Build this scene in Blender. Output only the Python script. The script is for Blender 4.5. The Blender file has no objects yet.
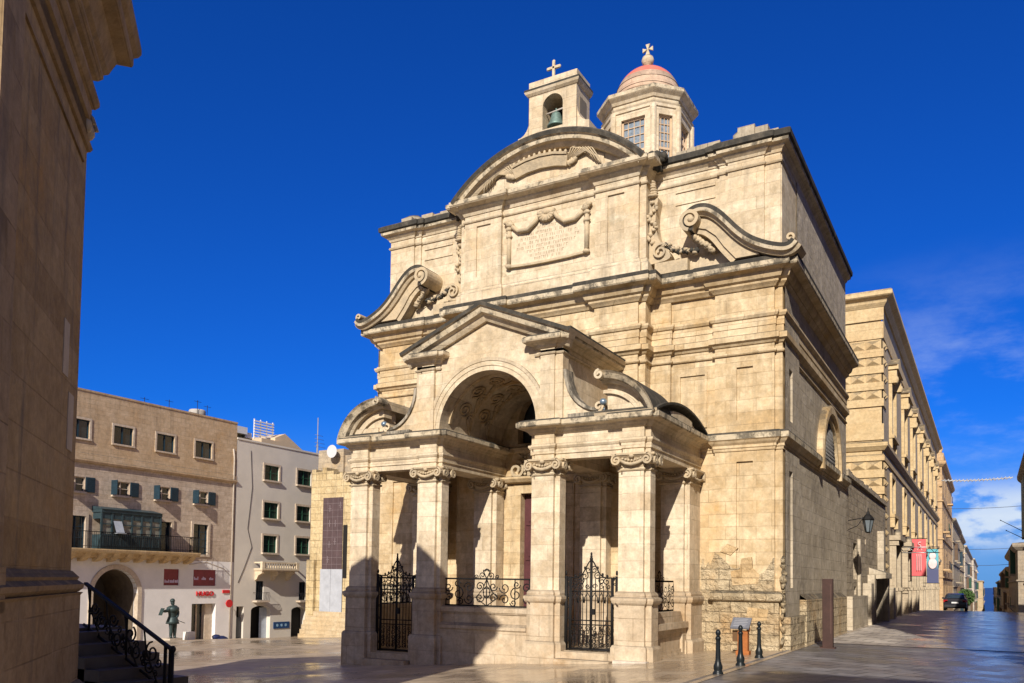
import bpy, bmesh, math, random
from math import sin, cos, pi, radians, sqrt, atan2
from mathutils import Vector, Matrix
random.seed(7)
scene = bpy.context.scene
COL = scene.collection

# ------------------------------------------------------------------ camera
CAM = Vector((0.0, 0.0, 2.0))
FPX, CY, YAW, PITCH, ROLL = 830.92, 542.2, 0.51889, 0.046012, 0.014063
_F = Vector((-sin(YAW) * cos(PITCH), cos(YAW) * cos(PITCH), sin(PITCH)))
_Rt = Vector((cos(YAW), sin(YAW), 0))
_U = _Rt.cross(_F)
_r = cos(ROLL) * _Rt + sin(ROLL) * _U
_u = -sin(ROLL) * _Rt + cos(ROLL) * _U
cd = bpy.data.cameras.new('camera')
cam = bpy.data.objects.new('camera', cd)
COL.objects.link(cam)
cam.matrix_world = Matrix(((_r.x, _u.x, -_F.x, CAM.x), (_r.y, _u.y, -_F.y, CAM.y), (_r.z, _u.z, -_F.z, CAM.z), (0, 0, 0, 1)))
cd.sensor_width = 36.0
cd.lens = FPX / 1024 * 36.0
cd.shift_y = (CY - 341.5) / 1024
cd.clip_start = 0.1
cd.clip_end = 60000
scene.camera = cam
scene.render.resolution_x, scene.render.resolution_y = 1024, 683
scene.render.engine = 'CYCLES'

# ------------------------------------------------------------------ light
SUN = Vector((0.27, -1.0, 0.63)).normalized()        # direction towards the sun
sl = bpy.data.lights.new('sun', 'SUN')
sl.energy = 4.3
sl.angle = radians(0.5)
sl.color = (1.0, 0.92, 0.81)
so = bpy.data.objects.new('sun', sl)
COL.objects.link(so)
so.rotation_euler = SUN.to_track_quat('Z', 'Y').to_euler()

w = bpy.data.worlds.new('World')
scene.world = w
w.use_nodes = True
nt = w.node_tree
for n in list(nt.nodes):
    nt.nodes.remove(n)
def wn(t, **k):
    n = nt.nodes.new(t)
    for a, v in k.items():
        setattr(n, a, v)
    return n
out = wn('ShaderNodeOutputWorld'); bg = wn('ShaderNodeBackground')
sky = wn('ShaderNodeTexSky', sky_type='NISHITA')
sky.sun_disc = False
sky.sun_elevation = math.asin(SUN.z)
sky.sun_rotation = atan2(SUN.x, SUN.y)
sky.altitude = 50; sky.air_density = 1.0; sky.dust_density = 0.25; sky.ozone_density = 2.2
tint = wn('ShaderNodeMix', data_type='RGBA', blend_type='MULTIPLY')
tint.inputs['Factor'].default_value = 1.0
tint.inputs['B'].default_value = (0.04, 0.37, 1.20, 1)
nt.links.new(sky.outputs['Color'], tint.inputs['A'])
# clouds low over the sea at the end of the street, thin veil above them
tc = wn('ShaderNodeTexCoord')
sep = wn('ShaderNodeSeparateXYZ')
nt.links.new(tc.outputs['Generated'], sep.inputs[0])
def mth(op, a, b=None, clamp=False):
    n = wn('ShaderNodeMath', operation=op); n.use_clamp = clamp
    for i, v in enumerate((a, b)):
        if v is None: continue
        if isinstance(v, (int, float)): n.inputs[i].default_value = v
        else: nt.links.new(v, n.inputs[i])
    return n.outputs[0]
def mrange(v, a, b, c=0.0, d=1.0):
    n = wn('ShaderNodeMapRange', interpolation_type='SMOOTHSTEP')
    nt.links.new(v, n.inputs['Value'])
    for k, x in zip(('From Min', 'From Max', 'To Min', 'To Max'), (a, b, c, d)): n.inputs[k].default_value = x
    return n.outputs['Result']
def noise(scale, detail, vec_scale, rough=0.55):
    mp = wn('ShaderNodeMapping'); mp.inputs['Scale'].default_value = vec_scale
    nt.links.new(tc.outputs['Generated'], mp.inputs['Vector'])
    n = wn('ShaderNodeTexNoise'); n.inputs['Scale'].default_value = scale; n.inputs['Detail'].default_value = detail
    n.inputs['Roughness'].default_value = rough
    nt.links.new(mp.outputs['Vector'], n.inputs['Vector'])
    return n.outputs['Fac']
cum = mrange(noise(16, 6, (1, 1, 1.9)), 0.38, 0.52)
cum = mth('MULTIPLY', cum, mth('MULTIPLY', mrange(sep.outputs['Z'], 0.03, 0.06), mrange(sep.outputs['Z'], 0.125, 0.085)))
cum = mth('MULTIPLY', cum, mrange(sep.outputs['X'], -0.45, -0.15))
veil = mrange(noise(5, 7, (1, 1, 2.6), 0.62), 0.46, 0.72)
veil = mth('MULTIPLY', veil, mth('MULTIPLY', mrange(sep.outputs['Z'], 0.0, 0.1), mrange(sep.outputs['Z'], 0.36, 0.2)))
veil = mth('MULTIPLY', veil, mrange(sep.outputs['X'], -0.22, -0.02))
cl = mth('ADD', mth('MULTIPLY', cum, 0.9), mth('MULTIPLY', veil, 0.33), clamp=True)
mixc = wn('ShaderNodeMix', data_type='RGBA')
mixc.inputs['B'].default_value = (6.6, 7.7, 9.3, 1)
nt.links.new(cl, mixc.inputs['Factor'])
hz = wn('ShaderNodeMix', data_type='RGBA'); hz.inputs['B'].default_value = (1.6, 3.4, 7.2, 1)
nt.links.new(mrange(sep.outputs['Z'], 0.20, 0.0, 0.0, 0.7), hz.inputs['Factor'])
nt.links.new(tint.outputs['Result'], hz.inputs['A'])
nt.links.new(hz.outputs['Result'], mixc.inputs['A'])
# broken warm cloud, unseen, added behind the viewer as fill for shaded fronts
bk = mth('MULTIPLY', mrange(noise(2.2, 6, (1, 1, 1.6)), 0.36, 0.58), mrange(sep.outputs['Y'], -0.10, -0.45))
bk = mth('MULTIPLY', bk, mrange(sep.outputs['Z'], 0.0, 0.12))
mixb = wn('ShaderNodeMix', data_type='RGBA')
mixb.inputs['B'].default_value = (4.4, 3.5, 2.4, 1)
nt.links.new(bk, mixb.inputs['Factor'])
nt.links.new(mixc.outputs['Result'], mixb.inputs['A'])
nt.links.new(mixb.outputs['Result'], bg.inputs['Color'])
bg.inputs['Strength'].default_value = 0.075
nt.links.new(bg.outputs[0], out.inputs[0])
vs = scene.view_settings
vs.view_transform = 'Standard'; vs.look = 'None'; vs.exposure = 0.42; vs.gamma = 1.0; vs.use_curve_mapping = False
try:
    scene.cycles.max_bounces = 6; scene.cycles.diffuse_bounces = 4; scene.cycles.use_denoising = True
except Exception:
    pass

# ------------------------------------------------------------------ mesh builder
class MB:
    def __init__(s):
        s.v = []; s.f = []; s.m = []; s.sm = []
    def face(s, idx, mat=0, smooth=False):
        s.f.append(tuple(idx)); s.m.append(mat); s.sm.append(smooth)
    def add(s, verts, faces, mat=0, smooth=False):
        b = len(s.v); s.v += [tuple(x) for x in verts]
        for f in faces: s.face([b + i for i in f], mat, smooth)
    def box(s, x0, x1, y0, y1, z0, z1, mat=0):
        s.add([(x0,y0,z0),(x1,y0,z0),(x1,y1,z0),(x0,y1,z0),(x0,y0,z1),(x1,y0,z1),(x1,y1,z1),(x0,y1,z1)],
              [(0,3,2,1),(4,5,6,7),(0,1,5,4),(1,2,6,5),(2,3,7,6),(3,0,4,7)], mat)
        return s
    def obox(s, c, dx, dy, dz, ang, mat=0):
        # box centred on c (bottom centre), rotated about z
        ca, sa = cos(ang), sin(ang); P = []
        for z in (0, dz):
            for (a, b) in ((-dx/2,-dy/2),(dx/2,-dy/2),(dx/2,dy/2),(-dx/2,dy/2)):
                P.append((c[0]+a*ca-b*sa, c[1]+a*sa+b*ca, c[2]+z))
        s.add(P, [(0,3,2,1),(4,5,6,7),(0,1,5,4),(1,2,6,5),(2,3,7,6),(3,0,4,7)], mat); return s
    def prism(s, pts, c0, c1, plane='xz', mat=0, smooth=False):
        # polygon (a,b) in plane, extruded from c0 to c1
        n = len(pts)
        A = [mp3(plane, a, b, c0) for a, b in pts]; B = [mp3(plane, a, b, c1) for a, b in pts]
        b = len(s.v); s.v += A + B
        s.face([b+i for i in range(n)], mat); s.face([b+n+i for i in reversed(range(n))], mat)
        for i in range(n):
            j = (i+1) % n
            s.face((b+i, b+n+i, b+n+j, b+j), mat, smooth)
        return s
    def rings(s, R, mat=0, closed=False, cap=True, smooth=False, mats=None):
        b = len(s.v); n = len(R[0])
        for r in R: s.v += [tuple(p) for p in r]
        k = len(R)
        for i in range(k if closed else k-1):
            i2 = (i+1) % k
            for j in range(n):
                j2 = (j+1) % n
                s.face((b+i*n+j, b+i*n+j2, b+i2*n+j2, b+i2*n+j), mats[j] if mats else mat, smooth)
        if cap and not closed:
            s.face([b+j for j in reversed(range(n))], mat); s.face([b+(k-1)*n+j for j in range(n)], mat)
        return s
    def sweep(s, path, prof, closed=False, mats=None, mat=0):
        # plan path (x,y); profile (p,z), p = outward (right of travel)
        R = []
        N = len(path)
        for i, (x, y) in enumerate(path):
            ns = []
            for a, b in ((i-1, i), (i, i+1)):
                if closed: a %= N; b %= N
                elif a < 0 or b >= N: continue
                dx, dy = path[b][0]-path[a][0], path[b][1]-path[a][1]
                L = sqrt(dx*dx+dy*dy) or 1; ns.append((dy/L, -dx/L))
            if len(ns) == 1: m = ns[0]
            else:
                d = 1 + ns[0][0]*ns[1][0]+ns[0][1]*ns[1][1]
                d = max(d, 0.25)
                m = ((ns[0][0]+ns[1][0])/d, (ns[0][1]+ns[1][1])/d)
            R.append([(x+m[0]*p, y+m[1]*p, z) for p, z in prof])
        return s.rings(R, mat, closed, True, False, mats)
    def band(s, pts, prof, plane='xz', closed=False, mats=None, mat=0):
        # curve in a vertical plane; profile (o,c): o = offset along the left normal, c = third coordinate
        R = []; N = len(pts)
        for i, (x, z) in enumerate(pts):
            ns = []
            for a, b in ((i-1, i), (i, i+1)):
                if closed: a %= N; b %= N
                elif a < 0 or b >= N: continue
                dx, dz = pts[b][0]-pts[a][0], pts[b][1]-pts[a][1]
                L = sqrt(dx*dx+dz*dz) or 1; ns.append((-dz/L, dx/L))
            if len(ns) == 1: m = ns[0]
            else:
                d = max(1 + ns[0][0]*ns[1][0]+ns[0][1]*ns[1][1], 0.3)
                m = ((ns[0][0]+ns[1][0])/d, (ns[0][1]+ns[1][1])/d)
            R.append([mp3(plane, x+m[0]*o, z+m[1]*o, c) for o, c in prof])
        return s.rings(R, mat, closed, True, False, mats)
    def tube(s, pts, r, n=6, mat=0, closed=False, r2=None):
        P = [Vector(p) for p in pts]; R = []; N = len(P)
        up = Vector((0.13, 0.31, 0.94)).normalized(); prev = None
        for i, p in enumerate(P):
            a = P[i-1] if (i > 0 or closed) else p
            b = P[(i+1) % N] if (i < N-1 or closed) else p
            d = (b-a)
            if d.length < 1e-9: d = Vector((0,0,1))
            d.normalize()
            if prev is None:
                x = d.cross(up)
                if x.length < 1e-3: x = d.cross(Vector((1,0,0)))
            else: x = prev - d*prev.dot(d)
            if x.length < 1e-6: x = d.cross(up)
            x.normalize(); prev = x; y = d.cross(x)
            rr = r if r2 is None else r+(r2-r)*i/max(1, N-1)
            R.append([p+x*rr*cos(2*pi*k/n)+y*rr*sin(2*pi*k/n) for k in range(n)])
        return s.rings(R, mat, closed, True, True)
    def lathe(s, c, prof, n=20, mat=0, smooth=True, a0=0.0):
        # prof (r,z) from bottom to top about vertical axis at c
        R = []
        for r, z in prof:
            R.append([(c[0]+r*cos(a0+2*pi*k/n), c[1]+r*sin(a0+2*pi*k/n), c[2]+z) for k in range(n)])
        return s.rings(R, mat, False, True, smooth)
    def blob(s, c, rx, ry, rz, n=8, m=6, mat=0, jit=0.0):
        b = len(s.v)
        for i in range(m+1):
            t = pi*i/m
            for j in range(n):
                a = 2*pi*j/n; k = 1+random.uniform(-jit, jit)
                s.v.append((c[0]+rx*k*sin(t)*cos(a), c[1]+ry*k*sin(t)*sin(a), c[2]+rz*k*cos(t)))
        for i in range(m):
            for j in range(n):
                j2 = (j+1) % n
                s.face((b+i*n+j, b+(i+1)*n+j, b+(i+1)*n+j2, b+i*n+j2), mat, True)
        return s
    def pwall(s, axis, a0, a1, z0, z1, c, holes, mat=0, inw=1, back=True, bmat=None):
        # flat wall with openings; axis 'x' (along x, at y=c, inward +y*inw) or 'y' (along y, at x=c, inward -x*inw)
        def P(a, z, d):
            return (a, c+d*inw, z) if axis == 'x' else (c-d*inw, a, z)
        As = sorted({a0, a1} | {h[0] for h in holes} | {h[1] for h in holes})
        Zs = sorted({z0, z1} | {h[2] for h in holes} | {h[3] for h in holes})
        As = [a for a in As if a0-1e-6 <= a <= a1+1e-6]; Zs = [z for z in Zs if z0-1e-6 <= z <= z1+1e-6]
        for i in range(len(As)-1):
            for j in range(len(Zs)-1):
                ca, cz = (As[i]+As[i+1])/2, (Zs[j]+Zs[j+1])/2
                if any(h[0] < ca < h[1] and h[2] < cz < h[3] for h in holes): continue
                s.add([P(As[i],Zs[j],0),P(As[i+1],Zs[j],0),P(As[i+1],Zs[j+1],0),P(As[i],Zs[j+1],0)], [(0,1,2,3)], mat)
        for h in holes:
            b0, b1, y0, y1, d = h[:5]; arch = len(h) > 5 and h[5]
            bm_ = mat if bmat is None else bmat
            if arch:
                r = (b1-b0)/2; zs = y1-r*arch; n = 14; cx = (b0+b1)/2
                arc = [(cx+r*cos(pi*k/n), zs+r*arch*sin(pi*k/n)) for k in range(n+1)]
                half = n//2
                s.add([P(b1,y1,0)]+[P(a,z,0) for a, z in arc[:half+1]], [tuple(range(half+2))], mat)
                s.add([P(b0,y1,0)]+[P(a,z,0) for a, z in arc[half:]], [tuple(range(n-half+2))], mat)
                loop = [(b0,y0),(b1,y0)]+arc
            else:
                loop = [(b0,y0),(b1,y0),(b1,y1),(b0,y1)]
            L = len(loop)
            V = [P(a,z,0) for a, z in loop]+[P(a,z,d) for a, z in loop]
            s.add(V, [(i, L+i, L+(i+1) % L, (i+1) % L) for i in range(L)], mat)
            if back: s.add([P(a,z,d) for a, z in loop], [tuple(range(L))], bm_)
        return s
    def build(s, name, mats, parent=None, local=False, bevel=0.0):
        if not s.v: return None
        if not isinstance(mats, (list, tuple)): mats = [mats]
        off = Vector((0,0,0))
        if parent is not None and not local:
            q = parent
            while q is not None: off += q.location; q = q.parent
        me = bpy.data.meshes.new(name)
        me.from_pydata([(x-off.x, y-off.y, z-off.z) for x, y, z in s.v], [], s.f)
        for m in mats: me.materials.append(m)
        me.polygons.foreach_set('material_index', s.m)
        me.polygons.foreach_set('use_smooth', s.sm)
        bm = bmesh.new(); bm.from_mesh(me)
        bmesh.ops.recalc_face_normals(bm, faces=bm.faces)
        bm.to_mesh(me); bm.free()
        me.update()
        o = bpy.data.objects.new(name, me); COL.objects.link(o)
        if parent is not None: o.parent = parent
        if bevel:
            b = o.modifiers.new('bevel', 'BEVEL'); b.width = bevel; b.segments = 2; b.limit_method = 'ANGLE'
            b.angle_limit = radians(40)
        return o
def mp3(plane, a, b, c):
    if plane == 'xz': return (a, c, b)
    if plane == 'yz': return (c, a, b)
    return (a, b, c)
def arc(cx, cz, r, a0, a1, n=20, rz=None):
    rz = r if rz is None else rz
    return [(cx+r*cos(radians(a0+(a1-a0)*i/n)), cz+rz*sin(radians(a0+(a1-a0)*i/n))) for i in range(n+1)]
def spiral(cx, cz, r0, r1, turns, start, n=26, sgn=1):
    return [(cx+(r0+(r1-r0)*i/n)*cos(start+sgn*2*pi*turns*i/n), cz+(r0+(r1-r0)*i/n)*sin(start+sgn*2*pi*turns*i/n)) for i in range(n+1)]
def thing(name, label, cat, loc=(0,0,0), group=None):
    o = bpy.data.objects.new(name, None); COL.objects.link(o)
    o.location = loc; o.empty_display_size = 0.3
    o['label'] = label; o['category'] = cat
    if group: o['group'] = group
    return o
def tag(o, label, cat, group=None):
    o['label'] = label; o['category'] = cat
    if group: o['group'] = group
    return o
def copy_tree(o, parent=None):
    c = o.copy(); COL.objects.link(c); c.parent = parent
    for ch in list(o.children): copy_tree(ch, c)
    return c

# ------------------------------------------------------------------ materials
class M:
    def __init__(s, name, rough=0.8, spec=0.3, metal=0.0):
        s.mat = bpy.data.materials.new(name); s.mat.use_nodes = True
        s.nt = s.mat.node_tree; s.b = s.nt.nodes['Principled BSDF']
        s.b.inputs['Roughness'].default_value = rough; s.b.inputs['Metallic'].default_value = metal
        s.b.inputs['Specular IOR Level'].default_value = spec
        s.tc = s.nt.nodes.new('ShaderNodeTexCoord'); s.geo = s.nt.nodes.new('ShaderNodeNewGeometry')
        s.pos = s.geo.outputs['Position']
    def n(s, t, **k):
        x = s.nt.nodes.new(t)
        for a, v in k.items(): setattr(x, a, v)
        return x
    def l(s, a, b): s.nt.links.new(a, b)
    def col(s, c): return (c[0], c[1], c[2], 1)
    def noise(s, scale, detail=4, vec=None, vs=None, rough=0.55):
        x = s.n('ShaderNodeTexNoise'); x.inputs['Scale'].default_value = scale; x.inputs['Detail'].default_value = detail
        x.inputs['Roughness'].default_value = rough
        v = s.pos if vec is None else vec
        if vs:
            mpn = s.n('ShaderNodeMapping'); mpn.inputs['Scale'].default_value = vs; s.l(v, mpn.inputs['Vector']); v = mpn.outputs['Vector']
        s.l(v, x.inputs['Vector']); return x.outputs['Fac']
    def rng(s, v, a, b, c=0.0, d=1.0):
        x = s.n('ShaderNodeMapRange'); s.l(v, x.inputs['Value'])
        for k, y in zip(('From Min','From Max','To Min','To Max'), (a, b, c, d)): x.inputs[k].default_value = y
        return x.outputs['Result']
    def math(s, op, a, b=None):
        x = s.n('ShaderNodeMath', operation=op)
        for i, v in enumerate((a, b)):
            if v is None: continue
            if isinstance(v, (int, float)): x.inputs[i].default_value = v
            else: s.l(v, x.inputs[i])
        return x.outputs[0]
    def mix(s, f, a, b, mode='MIX'):
        x = s.n('ShaderNodeMix', data_type='RGBA', blend_type=mode)
        for k, v in (('Factor', f), ('A', a), ('B', b)):
            if isinstance(v, (int, float)): x.inputs[k].default_value = v
            elif isinstance(v, tuple): x.inputs[k].default_value = s.col(v)
            else: s.l(v, x.inputs[k])
        return x.outputs['Result']
    def base(s, c):
        if isinstance(c, tuple): s.b.inputs['Base Color'].default_value = s.col(c)
        else: s.l(c, s.b.inputs['Base Color'])
    def bump(s, h, strength=0.3, dist=0.02):
        x = s.n('ShaderNodeBump'); x.inputs['Strength'].default_value = strength; x.inputs['Distance'].default_value = dist
        s.l(h, x.inputs['Height']); s.l(x.outputs['Normal'], s.b.inputs['Normal'])

def stone(name, c1, c2, bw=0.85, bh=0.36, stain=(0.50,0.33,0.15), stain_amt=0.5, crust=0.8, joint=0.55, streak=0.25, rough_wall=0.0, pits=0.0, blockvar=0.55):
    m = M(name, 0.88, 0.25)
    sx = m.n('ShaderNodeSeparateXYZ'); m.l(m.pos, sx.inputs[0])
    cb = m.n('ShaderNodeCombineXYZ')
    m.l(m.math('ADD', sx.outputs['X'], sx.outputs['Y']), cb.inputs['X']); m.l(sx.outputs['Z'], cb.inputs['Y'])
    br = m.n('ShaderNodeTexBrick'); m.l(cb.outputs[0], br.inputs['Vector'])
    br.inputs['Scale'].default_value = 1.0; br.inputs['Brick Width'].default_value = bw; br.inputs['Row Height'].default_value = bh
    br.inputs['Mortar Size'].default_value = 0.011; br.inputs['Mortar Smooth'].default_value = 0.4; br.inputs['Bias'].default_value = 0.0
    br.inputs['Color1'].default_value = (0,0,0,1); br.inputs['Color2'].default_value = (1,1,1,1); br.inputs['Mortar'].default_value = (0.5,0.5,0.5,1)
    big = m.noise(0.55, 5, rough=0.6); med = m.noise(2.3, 6, rough=0.65); fine = m.noise(22, 4, rough=0.7); mot = m.noise(6.5, 5, rough=0.7)
    bv = m.n('ShaderNodeRGBToBW'); m.l(br.outputs['Color'], bv.inputs[0])
    f = m.math('ADD', m.math('MULTIPLY', bv.outputs[0], blockvar*0.7), m.math('MULTIPLY', m.rng(med, 0.32, 0.68), 0.70))
    base = m.mix(f, c1, c2)
    st = m.math('MULTIPLY', m.rng(big, 0.50, 0.68), m.rng(med, 0.35, 0.6))
    base = m.mix(m.math('MULTIPLY', st, stain_amt), base, stain)
    # pale scoured and grey patches, then grain
    base = m.mix(m.math('MULTIPLY', m.rng(m.noise(0.9, 6, vs=(1,1,1.7), rough=0.7), 0.56, 0.70), 0.45), base, (min(.8,c2[0]*1.13), min(.8,c2[1]*1.16), min(.8,c2[2]*1.22)))
    base = m.mix(m.math('MULTIPLY', m.rng(m.noise(1.6, 6, vs=(1,1,.6), rough=0.72), 0.56, 0.70), 0.30), base, (c1[0]*.58, c1[1]*.55, c1[2]*.52))
    g = m.math('MULTIPLY', m.rng(fine, 0.25, 0.75, 0.90, 1.08), m.rng(mot, 0.3, 0.7, 0.80, 1.14))
    gc = m.n('ShaderNodeCombineColor')
    for k in ('Red','Green','Blue'): m.l(g, gc.inputs[k])
    base = m.mix(1.0, base, gc.outputs[0], 'MULTIPLY')
    # joints: broken, only partly visible
    jv = m.math('MULTIPLY', m.math('MULTIPLY', br.outputs['Fac'], m.rng(m.noise(1.3, 3), 0.38, 0.62)), joint)
    base = m.mix(jv, base, (c1[0]*0.35, c1[1]*0.30, c1[2]*0.26))
    if streak:
        sk = m.rng(m.noise(1.0, 6, vs=(2.6, 2.6, 0.22), rough=0.68), 0.52, 0.70)
        base = m.mix(m.math('MULTIPLY', sk, streak), base, (0.12, 0.10, 0.075))
    if pits:
        pt_ = m.rng(m.noise(3.2, 7, vs=(1,1,1.6), rough=0.75), 0.57, 0.63)
        base = m.mix(m.math('MULTIPLY', pt_, pits), base, (c1[0]*.30, c1[1]*.26, c1[2]*.22))
    if crust:
        # black biological crust on faces turned to the rain
        ns = m.n('ShaderNodeSeparateXYZ'); m.l(m.geo.outputs['Normal'], ns.inputs[0])
        cr = m.math('MULTIPLY', m.rng(ns.outputs['Z'], 0.25, 0.75), m.rng(m.noise(1.7, 6, rough=0.7), 0.28, 0.5))
        base = m.mix(m.math('MULTIPLY', cr, crust), base, (0.055, 0.052, 0.045))
    m.base(base)
    h = m.math('ADD', m.math('MULTIPLY', med, 0.6+rough_wall), m.math('MULTIPLY', fine, 0.25))
    h = m.math('SUBTRACT', h, m.math('MULTIPLY', br.outputs['Fac'], 0.5*joint/0.35))
    m.bump(h, 0.45+0.3*rough_wall, 0.03+0.05*rough_wall)
    return m.mat
def weathered(name, c1, c2, amt=0.75, dark=(0.05,0.047,0.04), vs=(5, 5, 1.2), thr=(0.42, 0.60)):
    m = M(name, 0.9, 0.2)
    n1 = m.noise(1.0, 6, vs=vs, rough=0.7); n2 = m.noise(3.0, 5)
    base = m.mix(m.rng(n2, 0.3, 0.7), c1, c2)
    base = m.mix(m.math('MULTIPLY', m.rng(n1, thr[0], thr[1]), amt), base, dark)
    m.base(base); m.bump(m.noise(9, 6, rough=0.7), 0.6, 0.03)
    return m.mat
def plain(name, c, rough=0.7, var=0.15, scale=3.0, metal=0.0, spec=0.35, bump=0.0, c2=None):
    m = M(name, rough, spec, metal)
    d = tuple(x*(1-var) for x in c) if c2 is None else c2
    u = tuple(min(1, x*(1+var)) for x in c) if c2 is None else c
    nz = m.noise(scale, 6, rough=0.65)
    m.base(m.mix(m.rng(nz, 0.3, 0.7), d, u))
    if bump: m.bump(m.noise(scale*6, 4), bump, 0.02)
    return m.mat

A1, A2 = (0.41,0.285,0.14), (0.73,0.585,0.38)
S = stone('church_limestone', A1, A2, stain=(0.50,0.30,0.10), stain_amt=.8, streak=0.34, joint=.45, blockvar=.7)
S_UP = stone('upper_limestone', (0.48,0.375,0.235), (0.78,0.665,0.49), stain=(0.50,0.32,0.13), stain_amt=0.55, streak=0.30, joint=.34)
S_SIDE = stone('grazing_grey_weathered_side', (0.42,0.35,0.25), (0.62,0.535,0.41), stain=(0.24,0.20,0.15), stain_amt=0.7, crust=0.8, joint=0.4, streak=0.35, rough_wall=0.6)  # greyer base puts the grazing light into the colour; stains are wear
S_BASE = stone('eroded_base_stone', (0.42,0.32,0.19), (0.68,0.56,0.37), bw=0.6, bh=0.3, stain=(0.47,0.27,0.10), stain_amt=0.75, joint=0.6, rough_wall=2.0, blockvar=0.9, pits=.75)
S_PED = stone('pedestal_stone', (0.42,0.315,0.20), (0.64,0.53,0.385), bw=1.3, bh=0.55, stain=(0.40,0.24,0.10), stain_amt=0.75, streak=0.35, crust=0.5)
S_SHAFT = stone('pillar_stone', (0.45,0.345,0.215), (0.76,0.645,0.475), bw=1.7, bh=0.42, stain=(0.52,0.32,0.14), stain_amt=0.5, streak=0.22, blockvar=0.95, joint=.4)
LIP = weathered('cornice_lip', (0.50,0.41,0.275), (0.64,0.55,0.40), 0.8, dark=(0.07,0.062,0.05), vs=(3.2,3.2,2.4), thr=(0.47,0.60))
CRUST = weathered('black_crust', (0.05,0.045,0.037), (0.15,0.13,0.10), 0.95, vs=(3,3,2), thr=(0.36,0.54))
ORN = weathered('carved_stone', (0.52,0.41,0.26), (0.66,0.54,0.37), 0.4, dark=(0.10,0.085,0.06), vs=(3,3,3))
IRON = plain('black_iron', (0.016,0.015,0.015), 0.6, 0.3, metal=0.1, spec=.2)
DARK = plain('dark_interior', (0.012,0.011,0.010), 0.8)
GLASS = plain('window_glass', (0.03,0.045,0.06), 0.08, 0.3, scale=6, spec=0.7)
# ================================================================== ground
def zg(x, y):
    d = max(0.0, -4.8 - x)
    z = 0.22 - 0.069*min(d, 11.7) - 0.053*max(0.0, min(d-11.7, 27.0))
    if d > 11.7: z += min(1.0, (d-11.7)/15)*0.035*max(-6.0, min(6.0, 36.5-y))
    K = [(45,0),(59,-.05),(79,-.23),(95,-1.1),(130,-3.6),(200,-9),(330,-19),(450,-27),(700,-41),(900,-46)]
    if y > 45:
        for (a, p), (b, q) in zip(K, K[1:]):
            if y <= b: z += p+(q-p)*(y-a)/(b-a); break
        else: z += K[-1][1]
    return z
def sheet(name, xs, ys, lift, mat):
    m = MB(); nx = len(xs)
    for y in ys:
        for x in xs: m.v.append((x, y, zg(x, y)+lift))
    for j in range(len(ys)-1):
        for i in range(nx-1): m.face((j*nx+i, j*nx+i+1, (j+1)*nx+i+1, (j+1)*nx+i), 0, True)
    o = m.build(name, mat); o['kind'] = 'structure'; return o
def paving(name, c1, c2, bw, bh, rough, wet, joint, jc, tint=(0.45,0.33,0.2), ang=0.0, gloss_x=None, bumpk=0.2):
    m = M(name, rough[1], 0.5)
    mp = m.n('ShaderNodeMapping'); mp.inputs['Rotation'].default_value = (0, 0, ang); m.l(m.pos, mp.inputs['Vector'])
    br = m.n('ShaderNodeTexBrick'); m.l(mp.outputs['Vector'], br.inputs['Vector'])
    br.inputs['Scale'].default_value = 1; br.inputs['Brick Width'].default_value = bw; br.inputs['Row Height'].default_value = bh
    br.inputs['Mortar Size'].default_value = 0.02; br.inputs['Mortar Smooth'].default_value = 0.3
    br.inputs['Color1'].default_value = (0,0,0,1); br.inputs['Color2'].default_value = (1,1,1,1); br.inputs['Mortar'].default_value = (.4,.4,.4,1)
    bv = m.n('ShaderNodeRGBToBW'); m.l(br.outputs['Color'], bv.inputs[0])
    med = m.noise(1.6, 7, rough=0.72); fine = m.noise(14, 5, rough=0.7)
    f = m.math('ADD', m.math('MULTIPLY', bv.outputs[0], 0.5), m.math('MULTIPLY', m.rng(med, 0.34, 0.66), 0.55))
    base = m.mix(f, c1, c2)
    base = m.mix(m.math('MULTIPLY', m.rng(m.noise(0.5, 5), 0.5, 0.68), 0.5), base, tint)
    # rain-wet film: darker and glossier in broad patches
    pud = m.rng(m.math('ADD', m.math('MULTIPLY', m.noise(0.16, 5, rough=0.6), 0.8), m.math('MULTIPLY', med, 0.2)), wet[0], wet[1])
    base = m.mix(m.math('MULTIPLY', pud, 0.55), base, (c1[0]*0.45, c1[1]*0.42, c1[2]*0.40))
    base = m.mix(m.math('MULTIPLY', br.outputs['Fac'], joint), base, jc)
    if gloss_x is not None:                                         # wetter in the lee of the right-hand houses
        sp_ = m.n('ShaderNodeSeparateXYZ'); m.l(m.pos, sp_.inputs[0])
        wx = m.math('ADD', sp_.outputs['X'], m.math('MULTIPLY', m.noise(0.6, 5), 3.0))
        wz_ = m.n('ShaderNodeClamp'); m.l(m.rng(wx, gloss_x, gloss_x+1.2), wz_.inputs['Value'])
        pud = m.math('MAXIMUM', pud, wz_.outputs[0])
        base = m.mix(m.math('MULTIPLY', wz_.outputs[0], 0.7), base, (0.06,0.062,0.07))
    m.base(base)
    r = m.rng(pud, 0, 1, rough[1], rough[0])
    r = m.math('ADD', r, m.math('MULTIPLY', m.math('SUBTRACT', bv.outputs[0], 0.4), 0.22))
    r = m.math('MAXIMUM', m.math('ADD', r, m.rng(fine, 0.3, 0.7, -0.04, 0.08)), 0.06)
    m.l(r, m.b.inputs['Roughness'])
    h = m.math('SUBTRACT', m.math('ADD', m.math('MULTIPLY', bv.outputs[0], 0.35), m.math('MULTIPLY', med, 0.5)), m.math('MULTIPLY', br.outputs['Fac'], 0.4))
    m.bump(m.math('ADD', h, m.math('MULTIPLY', fine, 0.10)), bumpk, 0.03)
    return m.mat
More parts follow.
